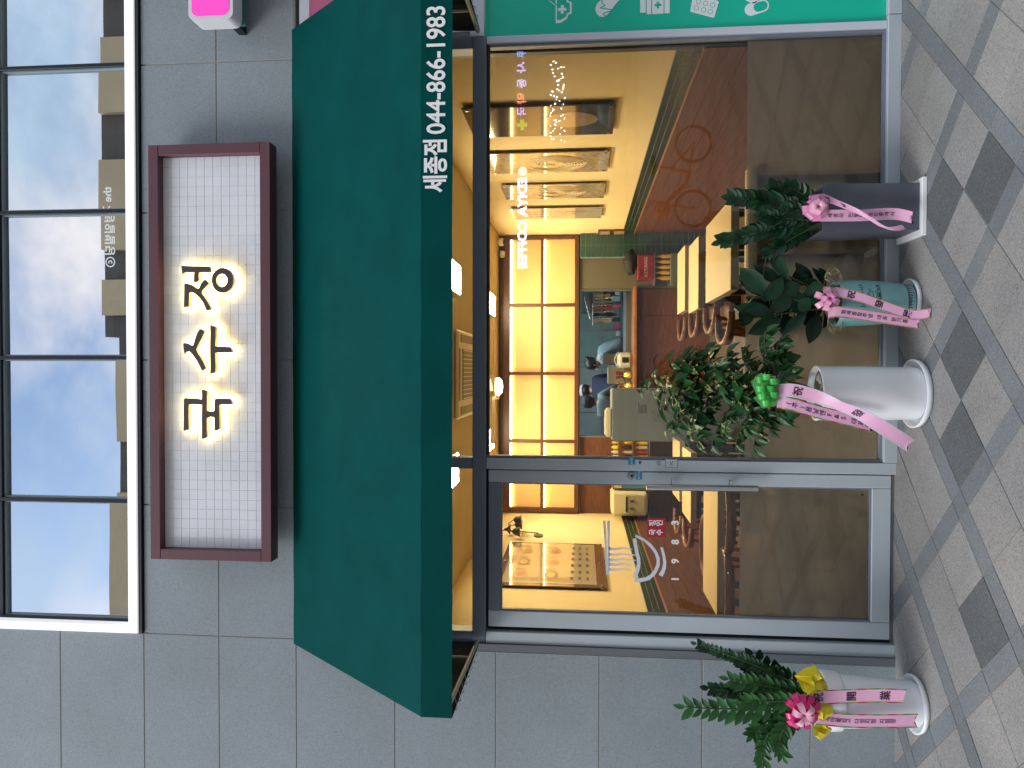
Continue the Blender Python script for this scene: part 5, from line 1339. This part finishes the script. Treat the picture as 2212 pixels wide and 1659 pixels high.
leaves = [(600,740,795,995,95,0),(600,1130,362,895,140,0),(730,1035,490,870,95,1),(590,1125,375,1010,95,1),(580,1185,742,985,140,0),(730,1110,890,1040,120,0),(1000,1040,848,850,85,1),(920,1110,1078,1050,125,0),
 (1110,1060,1008,893,60,1),(800,1105,645,1290,135,0),(800,1100,945,1300,150,0),(630,1235,415,1148,75,1),(640,1275,328,1245,115,0),(430,1230,395,1400,125,1),(660,1300,420,1260,100,0),(725,1335,445,1465,125,0),
 (935,1290,742,1475,85,0),(1030,1290,975,1552,120,0),(1100,1280,1105,1415,75,1),(705,1330,740,1475,60,1),(870,1180,980,1250,120,0),(900,1350,1050,1420,80,1),(520,1150,600,1090,120,1),(1020,1150,900,1180,120,1),(760,1230,700,1330,110,1),(840,1040,950,960,90,1),
 (1110,1000,1060,900,60,1),(1080,1330,1000,1400,90,1),(990,1130,1090,1210,100,0),(680,1130,560,1240,110,1),(830,1330,660,1400,90,1),(1000,1240,860,1330,110,1),(1050,1100,940,1000,100,1),(1060,1300,1000,1180,100,1)]
rl_ = random.Random(21)
for _k in range(26):
    bx = rl_.uniform(620, 1060); by = 1150+rl_.uniform(-1, 1)*(70+(bx-500)*.12); an = rl_.uniform(-1.9, 1.9); ln = rl_.uniform(110, 190)
    leaves.append((bx, by, bx-ln*math.cos(an), by+ln*math.sin(an), rl_.uniform(70, 105), 1))
mainq = quadstem(((cx2, cy2, .32), A1(900,1150,-.16), A1(480,1150,-.17)), .010, .005, p2, trunkm)
quadstem(((cx2+.02, cy2, .32), A1(900,1050,-.14), A1(640,880,-.15)), .007, .004, p2, trunkm); quadstem(((cx2-.02, cy2, .32), A1(900,1250,-.14), A1(560,1330,-.2)), .007, .004, p2, trunkm)
rnd = random.Random(5)
for (bx, by, tx_, ty_, ww, back) in leaves:
    d = -.12 if back else -.20-rnd.uniform(0,.05)
    b0 = A1(bx, by, d+.03); t0 = A1(tx_, ty_, d-.03+rnd.uniform(-.03,.05)); L_ = (t0-b0).length
    place('leaf', RL, p2, frame(b0, t0-b0, (rnd.uniform(-.45,.45), -1, rnd.uniform(-.45,.2)), L_, (ww/2.212/1.8228*.00225)/(.52*L_)))
    j = min(range(13), key=lambda k: (mainq[k]-b0).length)
    MB().tube([mainq[j], mainq[j].lerp(b0, .5)+Vector((0,0,.004)), b0], .0022, 5).build('leaf_stalk', stemm, p2)
for nm, m_, cen, rr in (('wrap', meshwrap, A1(1170,1010,-.22), .052), ('wrap', meshpink, A1(1150,1180,-.23), .05), ('wrap', meshwrap, A1(1190,1370,-.21), .045), ('wrap', meshpink, A1(1200,1080,-.22), .045)):
    b2 = MB(); rd = random.Random(hash(nm)+int(rr*1000)+len(m_.name))
    for k in range(60):
        a1, a2 = rd.uniform(0, 6.28), rd.uniform(0, 3.14); a3, a4 = a1+rd.uniform(-.9,.9), a2+rd.uniform(-.9,.9)
        f_ = lambda a, b_: (cen.x+rr*math.sin(b_)*math.cos(a)*1.2, cen.y+rr*.6*math.sin(b_)*math.sin(a), cen.z+rr*math.cos(b_)*.75)
        b2.tube([f_(a1,a2), f_((a1+a3)/2+.1, (a2+a4)/2), f_(a3,a4)], .0009, 4)
    o = b2.build('sisal_wrap', m_, p2)
r2 = -.31
ribbon('ribbon', [A1(1130,1290,-.28), A1(1200,1275,r2), A1(1400,1300,r2), A1(1700,1345,r2-.01), A1(1940,1380,r2-.03)], [(1,0,.0),(1,0,-.1),(1,0,-.15),(1,0,-.15),(1,0,-.2)], .050, pink, p2, '형제종합주방 대표 문기홍', .022, .075, .0235, edge=goldedge, label='gold edged pink ribbon with small writing on the aqua pot')
ribbon('ribbon', [A1(1150,1110,-.28), A1(1230,1110,r2), A1(1400,1150,r2-.015), A1(1600,1220,r2-.02), A1(1850,1300,r2-.03), A1(2030,1290,r2-.05)], [(1,0,0),(1,0,-.15),(1,0,-.3),(1,0,-.35),(1,0,-.25),(.8,-.3,.2)], .044, pink, p2, '祝發展', .036, .095, .125, edge=goldedge, label='gold edged pink ribbon with three large characters on the aqua pot')
bow(A1(1115,1170,-.30), .055, lightpink, pink_s, p2, 6, 5, .026, 5, 'pink ribbon bow on the aqua pot')

# ---- pot 3: big white cylinder with variegated ficus
p3 = thing('potted_plant', (-.10, -.21, 0), 'variegated bushy ficus in a large white cylinder pot with a green bow', 'potted plant', 'opening gift plants in front of the shop')
cx3, cy3 = -.098, -.235
MB().lathe([(.130, .0), (.152, .004), (.158, .030), (.149, .030), (.145, .012), (.001, .012)], (cx3, cy3, 0), 48).build('saucer', white, p3)
MB().lathe([(.118, .0125), (.121, .02), (.1235, .24), (.126, .452), (.128, .456), (.122, .459), (.114, .455), (.112, .41)], (cx3, cy3, 0), 52).build('pot', white, p3)
MB().lathe([(.113, .430), (.001, .437)], (cx3, cy3, 0), 28).build('soil', pebble, p3)
for k in range(5):
    MB().ball((cx3+.04+random.uniform(-.04,.04), cy3-.03+random.uniform(-.04,.04), .442), (.014,.016,.008), 10, 6).build('pebble', mat('grey_pebble', (.35,.33,.31), .7), p3)
B1 = lambda x, y, d: at((2450+x/1.7015)/1.8228, (1250+y/1.7015)/1.8228, d)
base3 = Vector((cx3-.01, cy3+.01, .43))
trunk = quadstem((base3, B1(1150,430,-.22), B1(1040,440,-.22)), .009, .008, p3, trunkm, 'trunk')
quadstem((base3+Vector((.01,0,0)), B1(1130,400,-.20), B1(900,420,-.2)), .006, .004, p3, trunkm, 'trunk')
FL = leafmesh('leaf', fic, 1, .44, .20, .30, 5)[1]; FV = leafmesh('leaf', ficv, 1, .38, .18, .28, 5)[1]
rnd = random.Random(11); extra = MB(); cnt = 0
tips = [(95,470),(180,400),(310,300),(240,610),(290,760),(400,270),(420,500),(480,250),(500,840),(560,200),(540,420),(560,640),(600,880),(620,330),(660,780),(700,240),(680,520),(720,640),(760,870),(800,220),(820,740),(860,600),(860,330),(920,140),(960,90),(960,300),(1000,760),(1060,150),(1090,240),(1120,300),(1100,700),(1040,600),(940,480),(820,440),(380,640),(430,800),(350,440),(640,440),(740,420),(880,880),(1150,370),(900,640),(760,560),(460,620),(330,540)]
flb = leafmesh('leaf', fic, 1, .50, .16, .22, 4)[0]
joinv, joing = [], []
for (tx_, ty_) in tips:
    d = rnd.uniform(-.36, -.14); tip = B1(tx_, ty_, d)
    st0 = B1(min(1040, max(tx_+160, 620)), 470+(ty_-470)*.25, -.22)
    ctrl = st0.lerp(tip, .5)+Vector((0, 0, .05))
    q = quadstem((st0, ctrl, tip), .0035, .0015, p3, trunkm, 'branch')
    for k in range(15):
        t = .32+.68*k/14; i = min(11, int(t*12)); p = q[i].lerp(q[min(12,i+1)], t*12-i); tg = (q[i+1]-q[i]).normalized()
        a = k*2.4+rnd.uniform(-.4,.4)
        out = (Vector((math.cos(a), math.sin(a)*.8, .0))+tg*.5).normalized()
        dirv = (out+Vector((0, 0, -.75+rnd.uniform(-.35,.5)))).normalized()
        nrm = (out*.5+Vector((rnd.uniform(-.3,.3), -.5, .8))).normalized(); sc = rnd.uniform(.050, .088)
        vari = rnd.random() < (.50 if (t > .75 and tx_ < 700) else .12)
        if cnt < 296 and (d < -.22 or vari or rnd.random() < .35):
            place('leaf', FV if vari else FL, p3, frame(p, dirv, nrm, sc)); cnt += 1
        else:
            M_ = frame(p, dirv, nrm, sc); extra.add([M_ @ Vector(v) for v in flb.v], flb.f, 1 if vari else 0, True)
o = extra.build('inner_leaf', [fic, ficv], p3); o['kind'] = 'stuff'
r3 = -.385
ribbon('ribbon', [B1(1040,570,-.35), B1(1110,575,r3), B1(1300,630,r3-.01), B1(1500,680,r3-.015), B1(1690,730,r3-.01)], [(1,0,-.15)]*5, .058, pink, p3, '(주)봄날엔F&S 대표이사', .028, .055, .030, edge=edge_rb, label='rainbow edged pink ribbon with a line of writing on the white cylinder pot')
ribbon('ribbon', [B1(1050,490,-.36), B1(1150,490,r3-.01), B1(1300,530,r3-.03), B1(1450,590,r3-.06), B1(1600,650,r3-.08), B1(1750,740,r3-.09), B1(1935,860,r3-.08)], [(1,0,-.1),(1,0,-.25),(.9,-.3,-.35),(.55,-.8,-.4),(.6,-.6,-.5),(.9,-.3,-.55),(.9,0,-.6)], .060, pink, p3, '祝發', .042, .085, .26, edge=mat('silver_edge', (.5,.55,.6), .4), label='pink ribbon twisting out to the lower left of the white cylinder pot')
bw = MB().ball(B1(960,500,-.36), .015, 8, 6).build('bow', greenrib, p3, label='striped green ribbon bow on the white cylinder pot')
for k, (x, y) in enumerate(((930,420),(970,400),(930,480),(965,455),(1015,430),(940,530),(975,510),(1015,520),(965,575),(1005,560),(990,480))):
    c = B1(x, y, -.37-.015*(k % 3)); vs = []
    for i in range(10):
        a = 2*math.pi*i/9; vs += [(c.x-.013, c.y+.013*math.sin(a)-.004, c.z+.019*math.cos(a)), (c.x+.013, c.y+.013*math.sin(a)-.008, c.z+.019*math.cos(a)+.004)]
    MB().add(vs, [(2*i, 2*i+1, 2*i+3, 2*i+2) for i in range(9)], 0, True).build('bow_loop', greenrib, bw)
for s_, pts in ((1, [B1(860,430,-.34), B1(930,370,-.35), B1(1060,420,-.36), B1(1040,500,-.35), B1(900,520,-.34)]), (-1, [B1(880,540,-.34), B1(940,610,-.35), B1(1050,590,-.35), B1(1045,500,-.345), B1(930,500,-.34)])):
    MB().add([tuple(p) for p in pts], [(0,1,2,3,4)]).build('bow_wrap', mat('green_wrap', (.10,.32,.10), .6), bw)

# ---- pot 4: white stepped pot left of the door
p4 = thing('potted_plant', (-1.51, -.23, 0), 'zamioculcas plant in a white pot with yellow wrap and hot pink bow', 'potted plant', 'opening gift plants in front of the shop')
cx4, cy4 = -1.512, -.265
MB().lathe([(.105, .0), (.125, .004), (.130, .026), (.121, .026), (.118, .012), (.001, .012)], (cx4, cy4, 0), 44).build('saucer', white, p4)
MB().lathe([(.096, .0125), (.099, .02), (.112, .24), (.118, .345), (.118, .348), (.127, .352), (.132, .36), (.134, .425), (.131, .43), (.124, .43), (.12, .39)], (cx4, cy4, 0), 48).build('pot', white, p4)
MB().lathe([(.121, .405), (.001, .41)], (cx4, cy4, 0), 24).build('soil', soil, p4)
D1 = lambda x, y, d: at((2600+x/1.9235)/1.8228, (2450+y/1.9235)/1.8228, d)
def crumple(pts, d0, m_, seed, nm='paper_wrap'):
    rd = random.Random(seed); P = [D1(x, y, d0+rd.uniform(-.02,.02)) for x, y in pts]
    c = sum(P, Vector())/len(P)+Vector((0, -.03, 0)); b2 = MB(); n = len(P); mid = []
    for i in range(n): mid.append(P[i].lerp(c, .5)+Vector((rd.uniform(-.012,.012), rd.uniform(-.03,.02), rd.uniform(-.012,.012))))
    b2.add(P+mid+[c], [(i, (i+1) % n, n+(i+1) % n) for i in range(n)]+[(i, n+(i+1) % n, n+i) for i in range(n)]+[(n+i, n+(i+1) % n, 2*n) for i in range(n)])
    b2.build(nm, m_, p4)
crumple([(1015,405),(1090,350),(1175,325),(1215,385),(1250,450),(1275,520),(1200,515),(1110,500),(1050,450)], -.36, yellowp, 1)
crumple([(1150,600),(1300,620),(1312,690),(1240,740),(1170,720),(1130,640)], -.405, yellowp, 2)
crumple([(1040,430),(1120,400),(1200,420),(1255,480),(1250,560),(1160,560),(1080,520)], -.385, yellowp, 5)
crumple([(1150,790),(1230,760),(1310,800),(1280,840),(1215,892),(1165,860)], -.36, yellowp, 3)
c4 = (cx4, cy4, .41)
zzstem(c4, D1(800,330,-.24), D1(275,165,-.28), 20, .040, p4, None, 20, 70, .35)
zzstem(c4, D1(700,690,-.30), D1(190,640,-.32), 13, .072, p4, ZL2, 21, 66, .2)
zzstem(c4, D1(800,480,-.28), D1(520,430,-.30), 11, .062, p4, ZL2, 22, 62, .2)
zzstem(c4, D1(800,560,-.26), D1(370,500,-.28), 13, .058, p4, None, 23, 62, .3)
zzstem(c4, D1(850,400,-.22), D1(610,280,-.22), 8, .060, p4, None, 24, 70, .4)
zzstem(c4, D1(880,420,-.2), D1(700,250,-.2), 4, .062, p4, None, 25, 75, .5)
zzstem(c4, D1(700,760,-.28), D1(780,1085,-.30), 12, .055, p4, ZL2, 26, 62, .35)
zzstem(c4, D1(800,800,-.30), D1(930,1010,-.32), 9, .055, p4, ZL2, 27, 62, .3)
zzstem(c4, D1(800,700,-.22), D1(700,850,-.25), 10, .060, p4, ZL2, 28, 62, .2)
zzstem(c4, D1(900,600,-.30), D1(600,600,-.33), 11, .060, p4, ZL2, 29, 62, .1)
zzstem(c4, D1(900,500,-.2), D1(720,480,-.24), 9, .062, p4, None, 30, 62, .1)
zzstem(c4, D1(950,760,-.2), D1(880,880,-.24), 8, .060, p4, None, 31, 62, .1)
zzstem(c4, D1(950,400,-.2), D1(860,370,-.26), 8, .060, p4, ZL2, 32, 62, .1)
r4 = -.405
ribbon('ribbon', [D1(1110,575,-.37), D1(1200,570,r4), D1(1400,562,r4), D1(1650,555,r4-.01), D1(1850,560,r4-.03)], [(1,0,-.02)]*4+[(1,.0,-.3)], .064, pink, p4, '祝開業', .044, .060, .140, edge=edge_rb, label='pink ribbon with three large characters on the white pot, right one', notch=False)
ribbon('ribbon', [D1(1110,720,-.37), D1(1200,725,r4), D1(1400,745,r4), D1(1650,750,r4-.01), D1(1950,745,r4-.02)], (1,0,-.02), .062, pink, p4, '세종새마을금고 다정지점 지점장', .024, .05, .0225, edge=edge_rb, label='pink ribbon with a line of small writing on the white pot, left one')
bow(D1(1065,670,-.42), .082, hot, lightpink, p4, 11, 6, .028, 9, 'hot pink and light pink bow on the white pot')

# ================================================================== ACROSS THE STREET (seen as reflections)
def ref(X, Y, dist):                        # real place of something reflected in the glass plane y = 0.04
    p = at(X, Y, dist); return Vector((p.x, .08-dist, p.z))
ob = thing('opposite_building', (0, -24, 0), 'tan and dark glazed building across the street, seen only as a reflection', 'building')
tanw = mat('opposite_tan', (.55, .44, .28), .8, var=.08, vscale=.6); dk = mat('opposite_glass', (.03, .04, .05), .15)
box1('block', -26, 26, -30, -22.3, 0, 18.85, mat('opposite_dark', (.11,.10,.09), .8), ob)
box1('block', 1.2, 26, -30, -22.3, 18.852, 19.4, mat('opposite_dark', (.11,.10,.09), .8), ob)
for x0, x1 in ((-22,-14), (-9.5,-4.5), (-2.6,.4), (2.0,3.3), (4.4,7.9), (9.6,12.4), (14,20)):
    box1('tan_bay', x0, x1, -22.3, -22.05, 4.6, 19.36 if x0 > 1.2 else 18.82, tanw, ob)
    for z in (6, 9, 12, 15.2):
        o = box1('window', x0+.8, x1-.8, -22.05, -22.0, z, z+1.7, dk, ob)
for x in range(-24, 25, 4): box1('shop_bay', x+.1, x+3.9, -22.3, -22.1, .2, 3.2, mat('shop_bay_dim', (.10,.09,.08), .4), ob)
def emtext(name, s, X0, X1, Xv, colr, st, size, label, pref=None, dist=22., bold=.02):
    a, b_ = ref(Xv, X1, dist), ref(Xv, X0, dist); cx_ = (a.x+b_.x)/2; wdt = abs(a.x-b_.x)
    MB().text(s, size, lambda u, v, d: (cx_-u, a.y, a.z+v), bold=bold, width=wdt).build(name, emis(name+'_glow', colr, st), None, label=label, cat='sign')
emtext('coffee_sign_lettering', 'EDIYA COFFEE', 383, 580, 1129, (1, .93, 1), 16, .43, 'white lit coffee shop sign letters reflected in the shop window', bold=.05)
q = ref(1129, 370, 22.); MB().lathe([(.16, 0), (.16, .02)], tuple(q), 24, axis='y').build('round_coffee_emblem', emis('emblem_glow', (1,.93,1), 8), None, label='round lit emblem beside the coffee sign letters', cat='sign')
for s, Y0, Y1, c in (('투', 105, 125, (.15,.3,1)), ('사', 133, 158, (.5,.4,1)), ('동', 170, 190, (.5,.5,1)), ('약', 200, 225, (1,.25,.15)), ('국', 231, 250, (.45,.3,1))):
    emtext('pharmacy_letter', s, Y0, Y1, 1128, c, 14, .36, '%s glowing letter of the pharmacy sign reflected in the glass' % {'투':'first','사':'second','동':'third','약':'fourth red','국':'last'}[s])
q = ref(1128, 270, 22.)
MB().box(q.x-.18, q.x+.18, q.y, q.y+.02, q.z-.06, q.z+.06).box(q.x-.06, q.x+.06, q.y, q.y+.02, q.z+.0605, q.z+.18).box(q.x-.06, q.x+.06, q.y, q.y+.02, q.z-.18, q.z-.0605).build('green_cross_sign', emis('green_cross', (.4,.9,.1), 5), None, label='green lit pharmacy cross reflected in the shop window', cat='sign')
b2 = MB(); rd = random.Random(4)
for k in range(60):
    q = ref(1188+rd.uniform(0, 32), 135+k*2.9+rd.uniform(-3,3), 22.); b2.ball(tuple(q), .026, 5, 4)
b2.build('string_lights', emis('fairy_white', (1,.98,.9), 34), None, label='tangle of white fairy lights across the street, reflected as bright dots', cat='string lights')
emtext('upper_shop_lettering', 'the 가정일빌딩ⓒ', 398, 582, 232, (1,1,1), 1.3, .42, 'pale rooftop sign lettering reflected in the upstairs window')
# orange bicycle parked behind the viewer
bi = thing('bicycle', (2.3, -5.2, 0), 'orange small wheeled bicycle parked on the paving, seen reflected in the window', 'bicycle')
org = mat('orange_paint', (.55, .10, .01), .35); by = -5.2
def wheel(cx_, rr=.21):
    w_ = MB().tube([(cx_+rr*math.cos(a*math.pi/14), by, rr+.005+rr*math.sin(a*math.pi/14)) for a in range(29)], .019, 8, caps=False).build('wheel', mat('tyre_brown', (.10,.03,.012), .6), bi)
    for k in range(10):
        a = math.pi*2*k/10; MB().tube([(cx_, by, rr+.005), (cx_+rr*math.cos(a), by, rr+.005+rr*math.sin(a))], .003, 4).build('spoke', steel, w_)
    MB().tube([(cx_, by-.05, rr+.005), (cx_, by+.05, rr+.005)], .02, 8).build('hub', org, w_)
wheel(1.95); wheel(2.72)
for pts, r_ in (([(1.95,by,.215),(2.02,by,.62),(2.05,by,.70)], .018), ([(2.03,by,.52),(2.25,by,.30),(2.38,by,.26)], .026), ([(2.38,by,.26),(2.45,by,.58),(2.47,by,.66)], .02), ([(2.38,by,.26),(2.72,by,.215)], .014), ([(2.44,by,.48),(2.72,by,.215)], .012)):
    MB().tube(pts, r_, 8).build('frame_tube', org, bi)
MB().tube([(2.0,by-.22,.74),(2.05,by,.71),(2.0,by+.22,.74)], .012, 8).build('handlebar', black, bi)
MB().ball((2.48,by,.69), (.12,.07,.035)).build('saddle', black, bi)
MB().box(1.84, 2.02, by-.12, by+.12, .50, .66, 0, .02).build('basket', org, bi)
MB().tube([(2.38,by,.26),(2.41,by-.1,.14)], .008, 6).build('crank', steel, bi)
bpy.context.view_layer.update()
